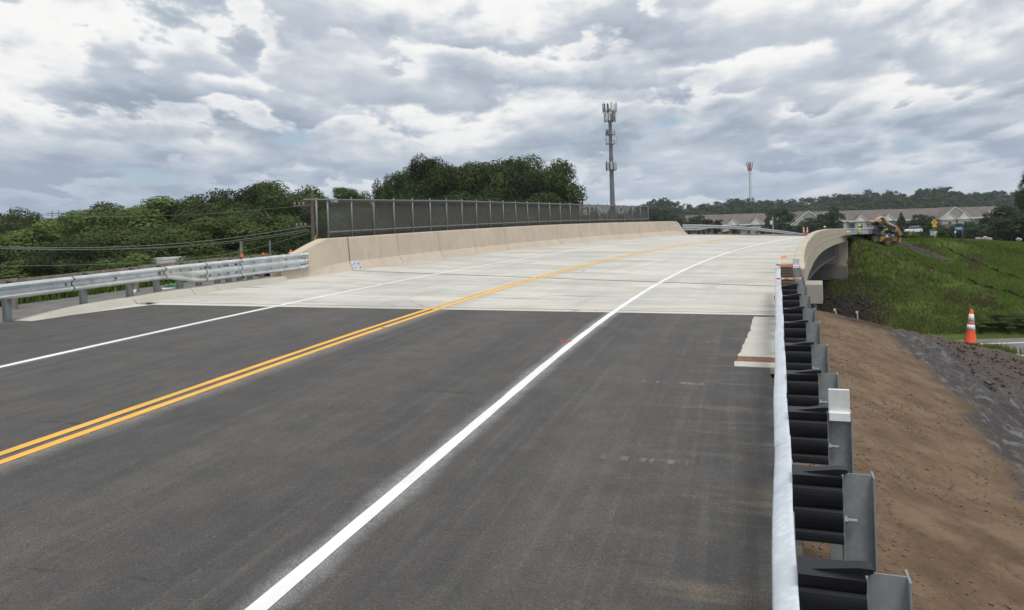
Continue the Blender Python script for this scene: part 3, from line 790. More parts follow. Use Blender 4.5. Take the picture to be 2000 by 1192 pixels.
# near abutment: wall under the joint and the squat block with its drain pipe outside it
nb = PX(1594, 560, 15.6)
m = MB(); c = Vector((nb.x, nb.y, 0)); z1 = PX(1594, 553.5, 15.6).z; z0 = PX(1594, 594, 15.3).z
d0 = Vector((0.40, 0.92, 0)).normalized(); n0 = Vector((d0.y, -d0.x, 0))
ring = lambda z, g=0.0: [c + d0 * a + n0 * n + Vector((0, 0, z)) for a, n in ((-0.25 + g, -0.28 + g), (-0.25 + g, 0.12 - g), (0.75 - g, 0.12 - g), (0.75 - g, -0.28 + g))]
m.loft([ring(z0), ring(z1 - 0.015), ring(z1, 0.015)]); own_b(m.build("abutment_block", GRAYC))
m = MB(); m.tube(c + n0 * -0.05 + Vector((0, 0, z0)), c + n0 * -0.05 + Vector((0, 0, z0 - 0.9)), 0.05, n=12); own_b(m.build("drain_pipe", GRAYC))
m = MB(); 
A = F(16.2, 6.6); B = F(17.6, -7.8)
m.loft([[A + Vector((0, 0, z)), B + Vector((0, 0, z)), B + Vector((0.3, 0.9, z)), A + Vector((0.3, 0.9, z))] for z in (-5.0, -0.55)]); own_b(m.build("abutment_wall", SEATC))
# dark stony slopes under both ends
def slope_rows(org, dirv, side, w0, w1, z0, run, fall, n=30, mm=34):
    rows = []
    for k in range(n):
        rows.append([(lambda q: (q.x, q.y, max(z0 - fall * k / n * run, -5.35) + 0.05 * math.sin(q.x * 5.1 + k) * math.sin(q.y * 4.3)))(org + dirv * (run * k / n) + side * w) for w in np.linspace(w0, w1, mm)])
    return np.array(rows)
# far bank sheet: grass, with the dark stony slope under the bridge end where it meets the abutment
def bankface_mat():
    m, t, b = newmat("bank_ground"); p = t.pos(); x, y, z = t.sep(p)
    n1 = t.noise(p, 0.35, 6, 0.6); n2 = t.noise(p, 1.6, 6, 0.65); n3 = t.noise(p, 14, 5, 0.7)
    rel = t.math('ADD', t.math('MULTIPLY', t.math('SUBTRACT', x, fe.x), fn.x), t.math('MULTIPLY', t.math('SUBTRACT', y, fe.y), fn.y))
    col = t.mix(t.smooth(n1, 0.3, 0.7), (0.050, 0.078, 0.018), (0.095, 0.135, 0.030))
    col = t.mix(t.math('MULTIPLY', t.smooth(n2, 0.48, 0.7), 0.5), col, (0.115, 0.105, 0.045))
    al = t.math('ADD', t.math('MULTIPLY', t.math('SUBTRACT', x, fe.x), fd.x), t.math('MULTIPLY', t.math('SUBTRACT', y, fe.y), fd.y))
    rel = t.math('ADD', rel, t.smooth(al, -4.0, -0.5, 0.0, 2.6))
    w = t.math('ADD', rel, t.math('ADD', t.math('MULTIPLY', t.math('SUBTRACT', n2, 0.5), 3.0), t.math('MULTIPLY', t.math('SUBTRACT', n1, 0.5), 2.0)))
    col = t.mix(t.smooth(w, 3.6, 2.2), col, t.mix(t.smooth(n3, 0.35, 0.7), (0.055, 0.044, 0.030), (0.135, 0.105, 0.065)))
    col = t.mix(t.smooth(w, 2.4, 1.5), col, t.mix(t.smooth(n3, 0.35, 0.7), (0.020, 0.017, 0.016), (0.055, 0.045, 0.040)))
    t.link(col, b.inputs['Base Color']); b.inputs['Roughness'].default_value = 0.95; b.inputs['Specular IOR Level'].default_value = 0.1
    t.link(t.bump(n3, 0.8, 0.08), b.inputs['Normal']); return m
def relal(x, y): return (x - fe.x) * fn.x + (y - fe.y) * fn.y, (x - fe.x) * fd.x + (y - fe.y) * fd.y
_far0 = far_h
def far_h(x, y):
    h0 = _far0(x, y); rel, al = relal(x, y); hs = (zb - 2.2) - 0.50 * np.maximum(-al - 0.7, 0)
    k = np.clip((rel - 0.4) / 5.0, 0, 1); k = k * k * (3 - 2 * k)
    k = np.where(al > 1.0, np.where(rel > 0.02, np.maximum(k, np.clip((al - 1) / 5, 0, 1)), 1.0), k)
    hemb = fe.z - 0.66 - 0.42 * np.maximum(rel, 0) - 1.3 * np.maximum(0.9 - al, 0) - 0.004 * np.maximum(al, 0) ** 1.5
    h = np.maximum(hs * (1 - k) + h0 * k, np.where(rel > 0.0, hemb, -9))
    return np.maximum(h, -5.15)
xs = np.concatenate([np.linspace(6, 19, 30, endpoint=False), np.linspace(19, 60, 120), np.linspace(61, 140, 40)]); ys = np.concatenate([np.linspace(36, 80, 130), np.linspace(81, 200, 60)])
Xf, Yf = np.meshgrid(xs, ys, indexing='ij'); Hf = far_h(Xf, Yf)
Sf, Of = FSO(Xf, Yf)
rel_, al_ = relal(Xf, Yf)
Hf = Hf + vnoise(Xf * 0.35, Yf * 0.35, 12) * 0.10 + vnoise(Xf * 1.2, Yf * 1.2, 13) * 0.05
Hf = np.where((rel_ < 0.05) & (al_ > 0.2), np.minimum(Hf, zroad(Sf, Of) - 0.10), Hf)
Hf = np.where((rel_ < 0.1) & (al_ > -0.9) & (al_ < 1.5), np.minimum(Hf, zb - 2.2), Hf)
Hf = np.maximum(Hf, -5.15)
grid_terrain("grass_bank", np.stack([Xf, Yf, Hf], -1), bankface_mat())
o_ = F(17.5, 0); grid_terrain("stone_slope", slope_rows(Vector((o_.x, o_.y, 0)), Vector((0.33, 0.94, 0)), Vector((0.94, -0.33, 0)), -9, 6.0, -0.9, 9, 0.6), SOIL)
# scattered broken stone on the far slope (uncountable)
def rocks(name, pts, size, mat, seed=1):
    r = np.random.default_rng(seed); V = []; Q = []
    base = np.array([(1, 0, 0), (-1, 0, 0), (0, 1, 0), (0, -1, 0), (0, 0, 1), (0, 0, -1)], float)
    fac = np.array([(0, 2, 4), (2, 1, 4), (1, 3, 4), (3, 0, 4), (2, 0, 5), (1, 2, 5), (3, 1, 5), (0, 3, 5)])
    n = len(pts); sz = size * (0.4 + r.random((n, 1, 1)) ** 2 * 1.4); jit = 0.65 + 0.7 * r.random((n, 6, 3))
    a = r.uniform(0, 6.28, n); c, s = np.cos(a), np.sin(a)
    P = base[None] * jit * sz * np.array([1, 0.8, 0.55]); X = P[..., 0] * c[:, None] - P[..., 1] * s[:, None]; Y = P[..., 0] * s[:, None] + P[..., 1] * c[:, None]
    P = np.stack([X, Y, P[..., 2]], -1) + np.array(pts)[:, None, :]
    V = P.reshape(-1, 3); Q = (fac[None] + (np.arange(n) * 6)[:, None, None]).reshape(-1, 3)
    o = np_obj(name, np_mesh(name, V, Q, mat)); o['kind'] = 'stuff'; return o
STONE = simple("dark_broken_stone", (0.046, 0.040, 0.037), 0.95, var=0.4, scale=2.5, coord='pos')
pts = []
for _ in range(5200):
    k = rng.random(); w = 2.3 - abs(rng.normal()) * 4.5 + rng.normal() * .5; q = fe + fd * (-0.8 - 11.5 * k) + fn * w; pts.append((q.x, q.y, float(far_h(np.array([q.x]), np.array([q.y]))[0]) + 0.02))
rocks("stone_rubble", pts, 0.055, STONE, 3)
# clods and pebbles on the bare bank
pts = []
while len(pts) < 9000:
    t = rng.uniform(0.3, 16.5); l = rng.exponential(1.8) + 0.05
    if l > 8: continue
    x, y = RP.x + RD.x * t + RN.x * l, RP.y + RD.y * t + RN.y * l
    h, _, _ = bank_h(np.array([x]), np.array([y])); pts.append((x, y, float(h[0]) + 0.004))
CLOD = simple("dirt_clods", (0.185, 0.125, 0.080), 0.95, var=0.45, scale=3.0, coord='pos')
rocks("dirt_clods", pts, 0.0095, CLOD, 5)
pts = []
while len(pts) < 2600:
    t = rng.uniform(6, 18); l = rng.uniform(2.9, 7.5); x, y = RP.x + RD.x * t + RN.x * l, RP.y + RD.y * t + RN.y * l
    h, _, _ = bank_h(np.array([x]), np.array([y])); pts.append((x, y, float(h[0]) + 0.01))
rocks("topsoil_clods", pts, 0.030, simple("topsoil_lumps", (0.055, 0.037, 0.026), 0.95, var=0.5, scale=3.0, coord='pos'), 6)

# ------------------------------------------------------------------ chain-link fence on the wall
STEEL = simple("grey_fence_steel", (0.20, 0.21, 0.21), 0.5, metal=0.3, var=0.12)
WIRE = simple("dark_coated_wire", (0.044, 0.042, 0.040), 0.55, var=0.1)
FO = -7.76; fence_s = [21.42 + 1.328 * k for k in range(26)]
fence = thing("chain_link_fence", "tall dark chain-link fence with grey posts standing on the barrier wall", "fence", F(21.4, FO, 1.1))
FZ0, FZ1 = 1.13, 2.46
def ftop(s): return FZ1 - 0.22 * np.clip((s - 30) / 25, 0, 1)
def fbot(s): return FZ0 - 0.06 * max(0, (s - 40) / 20)
def owf(o): return own(o, fence)
for k, s in enumerate(fence_s):
    m = MB(); m.tube(F(s, FO, fbot(s)), F(s, FO, ftop(s) + 0.05), 0.032, n=10); m.lathe([(0.036, 0), (0.034, 0.02), (0.012, 0.04)], F(s, FO, ftop(s) + 0.05), 10)
    owf(m.build("post", STEEL, smooth=True))
def rail_s(name, h, s0, s1, r=0.022):
    m = MB(); n = int((s1 - s0) / 0.66)
    ss = [s0 + (s1 - s0) * i / n for i in range(n + 1)]
    m.path([F(s, FO + 0.03, h(s)) for s in ss], r, 8); return owf(m.build(name, STEEL, smooth=True))
rail_s("top_rail", lambda s: ftop(s) - 0.01, fence_s[0] - 1.25, fence_s[-1])
rail_s("bottom_rail", lambda s: fbot(s) + 0.22, fence_s[0], fence_s[-1])
def wires(a, b, ha, hb, ta, tb, pitch=0.025, r=0.0031):
    """diamond mesh between two uprights: a, b are base points, ha.. heights"""
    m = MB(); L = (b - a).length; H = 1.33; d = (b - a)
    def P(u, v): 
        q = a + d * (u / L); lo = ha + (hb - ha) * u / L; hi = ta + (tb - ta) * u / L; return Vector((q.x, q.y, q.z)) + Vector((0, 0, lo + (hi - lo) * v / H))
    n = int((L + H) / pitch)
    for k in range(1, n):
        c = k * pitch
        u0, v0 = (c, 0) if c <= L else (L, c - L); u1, v1 = (0, c) if c <= H else (c - H, H)
        for f in (lambda u: u, lambda u: L - u):
            A_, B_ = P(f(u0), v0), P(f(u1), v1)
            if (A_ - B_).length > 0.02: m.tube(A_, B_, r, n=3, caps=False)
    return m
for s0, s1 in zip(fence_s[:-1], fence_s[1:]):
    a = F(s0, FO - 0.03); b = F(s1, FO - 0.03)
    owf(wires(a, b, fbot(s0) + 0.01, fbot(s1) + 0.01, ftop(s0) - 0.01, ftop(s1) - 0.01).build("mesh_panel", WIRE))
# returns at both ends, bent back behind the wall
for s, ds in ((fence_s[0], -0.05), (fence_s[-1], 0.05)):
    a = F(s, FO); b = F(s + (0.0 if ds < 0 else 0.3), -8.21)
    b = Vector((b.x, b.y, a.z))
    owf(wires(a, b, fbot(s) - 0.25, fbot(s) - 0.25, ftop(s), ftop(s), 0.024, 0.0030).build("mesh_panel", WIRE))
    m = MB(); m.tube(b + Vector((0, 0, fbot(s) - 0.6)), b + Vector((0, 0, ftop(s) + 0.06)), 0.036, n=10); owf(m.build("post", STEEL, smooth=True))
    m = MB(); m.tube(a + Vector((0, 0, ftop(s))), b + Vector((0, 0, ftop(s))), 0.022, n=8); owf(m.build("top_rail", STEEL, smooth=True))
YEL = simple("yellow_strap", (0.62, 0.42, 0.05), 0.6)
a = F(fence_s[0], -8.21); m = MB()
m.path([a + Vector(p) for p in ((0, 0, 1.3), (-0.10, 0, 1.12), (0.04, 0, 1.06), (-0.16, 0, 0.98), (0.05, 0.0, 0.94))], 0.022, 6)
tag(m.build("strap", YEL), "yellow strap tied low on the end post of the chain-link fence", "strap")

# ------------------------------------------------------------------ guardrails
def resample(prof, n=4):
    """round off a polyline profile"""
    pts = [Vector((a, b, 0)) for a, b in prof]; q = catmull(pts, (len(pts) - 1) * n); return [(p.x, p.y) for p in q]
WP = resample([(0.005, 0.156), (0.020, 0.152), (0.078, 0.118), (0.083, 0.098), (0.076, 0.078), (0.006, 0.034), (0, 0.012), (0, -0.012), (0.006, -0.034), (0.076, -0.078), (0.083, -0.098), (0.078, -0.118), (0.020, -0.152), (0.005, -0.156)], 2)
def thrie(k):
    """rail profile going from two waves (k=0) to three (k=1); the upper wave keeps its height"""
    c3 = -0.098 - 0.196 * k; c2 = 0.0 - 0.098 * k; d2 = 0.083 * k
    w = 0.034
    P = [(0.005, 0.156), (0.020, 0.152), (0.078, 0.118), (0.083, 0.098), (0.076, 0.078), (0.006, 0.034 ), (0.0, 0.016 - 0.01 * k)]
    P += [(0.004 + d2 * .9, c2 + 0.012 + 0.018 * k), (d2, c2), (0.004 + d2 * .9, c2 - 0.012 - 0.018 * k)]
    P += [(0.0, c3 + 0.082 + 0.01 * k), (0.006, c3 + 0.064), (0.076, c3 + 0.020), (0.083, c3), (0.078, c3 - 0.020), (0.020, c3 - 0.054), (0.005, c3 - 0.058)]
    return resample(P, 2)
BRN = simple("weathered_timber_block", (0.085, 0.062, 0.036), 0.85, var=0.4, scale=9, bump=0.4)
def block_mesh(mat, name):
    """ribbed plastic block: local x out from rail to post, y along the rail, z up"""
    m = MB()
    prof = []; 
    for k in range(25):
        z = 0.202 - 0.30 * k / 24; rib = 0.016 * abs(math.cos(math.pi * 3 * k / 24)) ** 0.7
        prof.append((0.055 + rib, z))
    full = [(-a, z) for a, z in prof] + [(a, z) for a, z in reversed(prof)]
    m.loft([[Vector((x, y, z)) for y, z in full] for x in (0.0, 0.21)])
    # tapered fin on top, rising to the hook over the post
    m.add([(0.03, -0.022, 0.200), (0.03, 0.022, 0.200), (0.205, -0.032, 0.200), (0.205, 0.032, 0.200), (0.19, -0.030, 0.226), (0.19, 0.030, 0.226), (0.235, -0.03, 0.226), (0.235, 0.03, 0.226), (0.235, -0.03, 0.212), (0.235, 0.03, 0.212)],
          [(0, 1, 5, 4), (4, 5, 7, 6), (0, 4, 2), (1, 3, 5), (6, 7, 9, 8), (2, 8, 9, 3), (4, 6, 8, 2), (5, 3, 9, 7)])
    return m.mesh(name, mat)
def timber_mesh(name):
    m = MB(); m.box((0.105, 0, 0), (0.21, 0.15, 0.36), bev=0.008); m.box((0.105, -0.03, 0.182), (0.21, 0.05, 0.012)); return m.mesh(name, BRN)
def post_mesh(name, depth):
    """steel I-section: x from the block outwards, flanges across y"""
    m = MB(); zt = 0.205; zl = zt - depth
    m.box((0.0 + 0.213, 0, (zt + zl) / 2), (0.007, 0.10, depth)); m.box((0.213 + 0.128, 0, (zt + zl) / 2), (0.007, 0.10, depth))
    m.box((0.213 + 0.064, 0, (zt + zl) / 2 - 0.001), (0.121, 0.006, depth - 0.002)); return m.mesh(name, GALVD)
def bolt_mesh():
    m = MB(); m.tube((0.205, -0.030, 0.0), (0.27, -0.030, 0.0), 0.009, n=8); m.tube((0.217, -0.030, 0), (0.229, -0.030, 0), 0.019, n=6); return m.mesh("bolt", GALVD)
BLK, TMB, PST, BLT = block_mesh(PLAST, "blockout"), timber_mesh("blockout"), post_mesh("post", 1.25), bolt_mesh()
BLKL = BLK
def place_post(root, pos, ang, me_block, with_bolt=True):
    o = bpy.data.objects.new("post", PST); COL.objects.link(o); o.parent = root; o.location = pos - root.location; o.rotation_euler = (0, 0, ang)
    b = bpy.data.objects.new("blockout", me_block); COL.objects.link(b); b.parent = o
    if with_bolt: c = bpy.data.objects.new("bolt", BLT); COL.objects.link(c); c.parent = o
    return o
def sweep_rail(frames, profs, off=0.0):
    """frames: (point of back of rail at mid height, outward-to-traffic unit vector, extra push)"""
    m = MB(); m.loft([[p + n * (d + off) + Vector((0, 0, z)) for d, z in pr] for (p, n), pr in zip(frames, profs)], closed=False, caps=False)
    # give the sheet its thickness
    b = MB(); b.loft([[p + n * (d + off - 0.004) + Vector((0, 0, z)) for d, z in pr] for (p, n), pr in zip(frames, profs)], closed=False, caps=False)
    k = len(m.v); m.v += b.v; m.uv += b.uv; m.f += [tuple(reversed([i + k for i in q])) for q in b.f]
    n = len(profs[0]); L = len(frames)
    for i in range(L - 1):
        for c in (0, n - 1):
            q4 = [i * n + c, (i + 1) * n + c, k + (i + 1) * n + c, k + i * n + c]; z0 = len(m.v); m.v += [m.v[j] for j in q4]; m.uv += [(0, 0)] * 4; m.f.append((z0, z0 + 1, z0 + 2, z0 + 3))
    return m
# --- rail beside the camera
gr = thing("guardrail", "steel guardrail with black ribbed blocks on grey posts beside the bare brown dirt", "guardrail", (1.0, 3.0, 0))
TOL = -RN      # towards traffic
def rp(t, h=0.0):
    """a point on the back line of the near rail, t metres forward in y from y=2.5"""
    x = 0.93 + 0.3588 * t; y = 2.5 + t; return Vector((x, y, zat(x, y) + h))
RZ = 0.62
cuts = [(-9.0, -4.2), (-4.2, -0.62), (-0.62, 1.6), (1.6, 5.2), (5.2, 8.9), (8.9, 12.1)]
for i, (a, b) in enumerate(cuts):
    n = max(3, int((b - a) / 0.3)); fr = []
    for k in range(n + 1):
        t = a - 0.10 + (b - a + 0.10) * k / n; p = rp(t, RZ); p.z += 0.004 * math.sin(t * 2.3) ; fr.append((p + TOL * (0.004 * math.sin(t * 3.1)), TOL))
    own(sweep_rail(fr, [WP] * (n + 1), 0.003 * (i % 2)).build("rail_section", GALVB, smooth=True), gr)
    if i < 5:
        m = MB()
        for dz in (0.06,):
            for dt in (0.03, -0.12): p = rp(b + dt, RZ + dz); m.tube(p + TOL * 0.045, p + TOL * 0.05, 0.012, n=8)
        tag(own(m.build("splice_bolts", GALVD), gr), kind="stuff")
ang = math.atan2(RN.y, RN.x)
pts_t = [-3.6, -1.8, 0.05, 0.95, 1.95, 2.90, 3.95, 5.10, 6.05, 7.20, 8.35]
posts = [place_post(gr, rp(t, RZ) , ang, BLK) for t in pts_t]
for t in (9.0, 9.6, 10.1, 10.6, 11.1): place_post(gr, rp(t, RZ), ang, TMB, False)
# white reflector tabs on two of the posts
RFL = simple("white_reflector", (0.74, 0.74, 0.74), 0.45, var=0.06, scale=20)
def reflector(post):
    m = MB(); m.box((0.277, 0.0, 0.272), (0.115, 0.012, 0.15), Matrix.Rotation(R(8), 4, 'X'), 0.004); m.box((0.277, -0.057, 0.182), (0.115, 0.010, 0.05), None, 0.003); m.box((0.277, -0.034, 0.204), (0.113, 0.05, 0.008))
    o = m.build("reflector", RFL, post); o['label'] = "white reflector tab"; return o
reflector(posts[4])
pp = place_post(gr, rp(11.6, RZ), ang, TMB, False); reflector(pp)
# end connection to the parapet
m = MB(); p0 = rp(12.0, RZ); fr = []
for k in range(8): p = rp(12.0 + 0.25 * k, RZ); fr.append((p + TOL * 0.0, TOL))
m = sweep_rail(fr, [[(d * (1 - k / 9), z) for d, z in WP] for k in range(8)], 0.008)
own(m.build("end_shoe", SHOE, smooth=True), gr)
# marker board lying on the rail, small red delineator on its face
OR = simple("orange_sheeting", (0.60, 0.17, 0.05), 0.6, var=0.35, scale=14); WHS = simple("white_sheeting", (0.58, 0.47, 0.42), 0.6, var=0.35, scale=14)
bo = thing("marker_board", "orange and white striped board lying across the guardrail blocks near the parapet", "marker board", rp(9.30, RZ + 0.20))
m = MB(); Mx = Matrix.Rotation(ang - 0.10, 4, 'Z')
for i in range(6):
    mm_ = MB(); mm_.box((-0.04 + 0.062 * i, 0.004 * (i % 3), 0.0), (0.0615, 0.075, 0.02), Mx); mm_.build("stripe", OR if i % 2 == 0 else WHS, bo)
bo2 = thing("timber_offcut", "yellowed timber offcut resting on the blocks where the guardrail meets the parapet", "timber", rp(11.85, RZ + 0.20))
TIM = simple("fresh_timber", (0.42, 0.26, 0.09), 0.8, var=0.35, scale=12, stretch=(1, 6, 6))
m = MB(); m.box((0.08, 0, 0), (0.30, 0.09, 0.035), Mx, 0.004); m.build("board", TIM, bo2); m = MB(); m.box((0.10, -0.20, 0.0), (0.20, 0.08, 0.03), Mx, 0.004); m.build("wedge", ORP, bo2)
p = rp(7.9, RZ + 0.08) + TOL * 0.10; m = MB(); m.box((0, 0, 0), (0.012, 0.06, 0.055), Matrix.Rotation(ang, 4, 'Z'), 0.003); 
o = m.build("reflector", simple("red_reflector", (0.6, 0.03, 0.03), 0.4), gr); o.location = p - gr.location; o['label'] = "small red reflector"

# --- rail across the road, running up to the end of the barrier wall
gl = thing("guardrail", "silvery guardrail across the road that widens and bolts to the tan barrier wall", "guardrail", F(12, -7.6))
def lf(s, top=0.765):
    hd = float(np.interp(s, _S, _hd)); n = Vector((math.cos(hd), -math.sin(hd), 0)); k = min(max((s - 15) / 4.2, 0), 1) if s < 30 else 0; return (F(s, -7.585 + 0.135 * k, top - 0.156), n)
lcuts = [(-26, -3.3, 0, 0), (-3.3, 4.4, 0, 0), (4.4, 8.25, 0, 0), (8.25, 12.02, 0, 0), (12.02, 14.46, 0, 0), (14.46, 15.74, 0, 1), (15.74, 16.98, 1, 1), (16.98, 19.62, 1, 1)]
for i, (a, b, k0, k1) in enumerate(lcuts):
    n = max(4, int((b - a) / (0.08 if k0 != k1 else 0.45))); fr = []; prf = []
    for k in range(n + 1):
        f = k / n; s = a + (b - a + 0.09) * f; fr.append(lf(s)); kk = k0 + (k1 - k0) * (f * f * (3 - 2 * f)); prf.append(thrie(kk))
    own(sweep_rail(fr, prf, 0.007 * ((len(lcuts) - i) % 2)).build("rail_section", GALV if k0 == k1 else galv_mat("creamy_galvanised", (0.70, 0.72, 0.70), 0.68, 0.38), smooth=True), gl)
    if i < 7: own(sweep_rail([lf(b + 0.085), lf(b + 0.112)], [thrie(k1)] * 2, 0.010).build('lap_shadow', DARKG, smooth=True), gl)  # thin dark strip added as the painted shadow between lapped sheets
    m = MB()
    for f in ([0.5, 1.0] if k1 == 0 else [0.25, 0.5, 0.75, 1.0]):
        s = a + (b - a) * f - 0.03
        p, nn = lf(s)
        for z in ((0.0,) if k1 == 0 else (0.0, -0.196)): m.tube(p + Vector((0, 0, z)) + nn * 0.0, p + Vector((0, 0, z)) + nn * 0.024, 0.02, n=8)
    tag(own(m.build("rail_bolts", DARKG), gl), kind="stuff")
# crumpled looking end shoe bolted to the wall
m = MB(); fr = []; prf = []
for k in range(9):
    s = 19.50 + 0.055 * k; fr.append(lf(s)); f = k / 8
    prf.append([(d * (1 - 0.55 * f) + 0.016 + 0.012 * math.sin(j * 2.1 + k * 1.9) * (0.3 + f), z * (1 - 0.05 * f)) for j, (d, z) in enumerate(thrie(1))])
own(sweep_rail(fr, prf).build("end_shoe", SHOE, smooth=False), gl)
m = MB()
for s in (19.62, 19.74, 19.86):
    p, nn = lf(s)
    for z in (0.07, -0.02, -0.12, -0.2, -0.3): m.tube(p + Vector((0, 0, z)) + nn * 0.03, p + Vector((0, 0, z)) + nn * 0.085, 0.022, n=8)
tag(own(m.build("bolts", GALVD), gl), kind="stuff")
lang = lambda s: math.atan2(math.sin(float(np.interp(s, _S, _hd))), -math.cos(float(np.interp(s, _S, _hd))))
for s in (-8.2, -6.3, -4.4, -2.5, -0.6, 1.3, 3.2, 5.1, 7.2, 9.1, 10.95, 12.62, 13.82, 14.60, 15.30, 15.92, 16.55, 16.95, 17.35, 17.75, 18.2, 18.85, 19.2):
    p, nn = lf(s); place_post(gl, p - Vector((0, 0, 0.045)), lang(s), BLK, False)

# --- rail beyond the far end of the wall
gf = thing("guardrail", "distant guardrail on timber posts curving behind the far end of the bridge", "guardrail", F(70, -7.6))
ss = [60.3, 61.5, 62.6, 63.4, 64.2, 65.2] + list(np.arange(66.4, 112, 1.9))
fr = [lf(s, 0.80) for s in ss]; own(sweep_rail(fr[:7], [thrie(min(1, max(0, (65.4 - s) / 1.8))) for s in ss[:7]]).build("rail_section", GALV, smooth=True), gf)
for a in range(6, len(ss) - 2, 4): own(sweep_rail(fr[a:a + 5], [WP] * len(fr[a:a + 5]), 0.006 * (a // 4 % 2)).build("rail_section", GALV, smooth=True), gf)
TP = simple("treated_timber_post", (0.22, 0.19, 0.14), 0.9, var=0.3)
m = MB(); m.box((-0.20, 0, -0.55), (0.18, 0.15, 1.4), None, 0.01); TPM = m.mesh("post", TP)
for s in list(np.arange(61.6, 66, 0.95)) + list(np.arange(66.6, 110, 1.9)):
    p, nn = lf(s, 0.78); o = bpy.data.objects.new("post", TPM); COL.objects.link(o); o.parent = gf; o.location = p - gf.location; o.rotation_euler = (0, 0, math.atan2(nn.y, nn.x))

# ------------------------------------------------------------------ kerb beside the opposite rail
CURB = tan_mat("pale_curb_concrete", (0.47, 0.45, 0.385))
kerb = thing("kerb", "pale rounded concrete kerb tapering into the asphalt below the opposite guardrail", "kerb", F(14, -7.6))
def kerb_piece(ss, oo, hh, w=0.34):
    m = MB(); rings = []
    for s, o, h in zip(ss, oo, hh):
        q = [(o + 0.14, -0.06), (o + 0.14, 0.004), (o + 0.10, h * 0.35 + 0.004), (o + 0.03, h * 0.9 + 0.005), (o - 0.03, h + 0.006), (o - w, h + 0.006), (o - w - 0.02, -0.06)]
        rings.append([F(s, a, b) for a, b in q])
    m.loft(rings); return own(m.build("kerb_section", CURB, smooth=False), kerb)
kerb_piece([11.0, 11.4, 11.9, 12.5, 13.0, 13.40], [-7.42, -7.36, -7.33, -7.32, -7.32, -7.34], [0.0, 0.05, 0.10, 0.13, 0.135, 0.135])
kerb_piece([13.46, 13.9, 14.4, 14.9, 15.22], [-7.38, -7.40, -7.42, -7.43, -7.43], [0.12, 0.135, 0.14, 0.14, 0.14])
kerb_piece([15.24, 16.2, 17.2, 18.3, 18.70], [-7.43, -7.42, -7.40, -7.36, -7.34], [0.14, 0.14, 0.13, 0.13, 0.12])
m = MB(); vs = []; uv = []
for k in range(12):
    s = 11.0 + (13.40 - 11.0) * k / 11; o1 = -7.30 + 0.55 * (k / 11) ** 1.3; vs += [F(s, -7.5, 0.006), F(s, o1, 0.005)]; uv += [(-7.5, s), (o1, s)]
m.add(vs, [(2 * k, 2 * k + 1, 2 * k + 3, 2 * k + 2) for k in range(11)], uv); own(m.build("gutter_apron", CONC2), kerb)

# ------------------------------------------------------------------ trees
def leaf_mat(name, dark, light, trans=0.33):
    m, t, b = newmat(name)
    oi = t.new('ShaderNodeObjectInfo'); p = t.pos()
    at = t.new('ShaderNodeAttribute', attribute_name="shade")
    n = t.noise(p, 0.40, 3, 0.55); n2 = t.noise(p, 1.3, 2, 0.5)
    f = t.math('ADD', t.math('MULTIPLY', n, 0.50), t.math('MULTIPLY', n2, 0.20)); f = t.math('ADD', f, t.math('MULTIPLY', at.outputs['Fac'], 0.30))
    f = t.smooth(f, 0.25, 0.72)
    col = t.mix(f, dark, light)
    hue = t.new('ShaderNodeHueSaturation'); t.put(hue.inputs['Hue'], t.math('ADD', 0.485, t.math('MULTIPLY', oi.outputs['Random'], 0.03)))
    t.put(hue.inputs['Value'], t.math('ADD', 0.62, t.math('MULTIPLY', oi.outputs['Random'], 0.58))); hue.inputs['Saturation'].default_value = 1.0
    t.link(col, hue.inputs['Color'])
    t.link(hue.outputs[0], b.inputs['Base Color']); b.inputs['Roughness'].default_value = 0.75; b.inputs['Specular IOR Level'].default_value = 0.12
    tr = t.new('ShaderNodeBsdfTranslucent'); t.link(hue.outputs[0], tr.inputs['Color'])
    mx = t.new('ShaderNodeMixShader'); mx.inputs[0].default_value = trans
    out = [q for q in t.n if q.type == 'OUTPUT_MATERIAL'][0]
    t.link(b.outputs[0], mx.inputs[1]); t.link(tr.outputs[0], mx.inputs[2]); t.link(mx.outputs[0], out.inputs['Surface'])
    return m
LEAF_D = leaf_mat("dark_leaves", (0.026, 0.044, 0.015), (0.066, 0.098, 0.030))
LEAF_M = leaf_mat("mid_leaves", (0.038, 0.062, 0.018), (0.105, 0.146, 0.042))
LEAF_L = leaf_mat("light_leaves", (0.055, 0.084, 0.022), (0.140, 0.182, 0.050))
LEAF_F = leaf_mat("far_leaves", (0.032, 0.055, 0.028), (0.078, 0.110, 0.050))
LEAF_C = leaf_mat("conifer_needles", (0.016, 0.028, 0.018), (0.040, 0.062, 0.036), 0.1)
LEAF_P = leaf_mat("maroon_leaves", (0.020, 0.012, 0.014), (0.045, 0.025, 0.026), 0.1)
BARK = simple("bark", (0.085, 0.068, 0.052), 0.9, var=0.4, scale=4, bump=0.5)
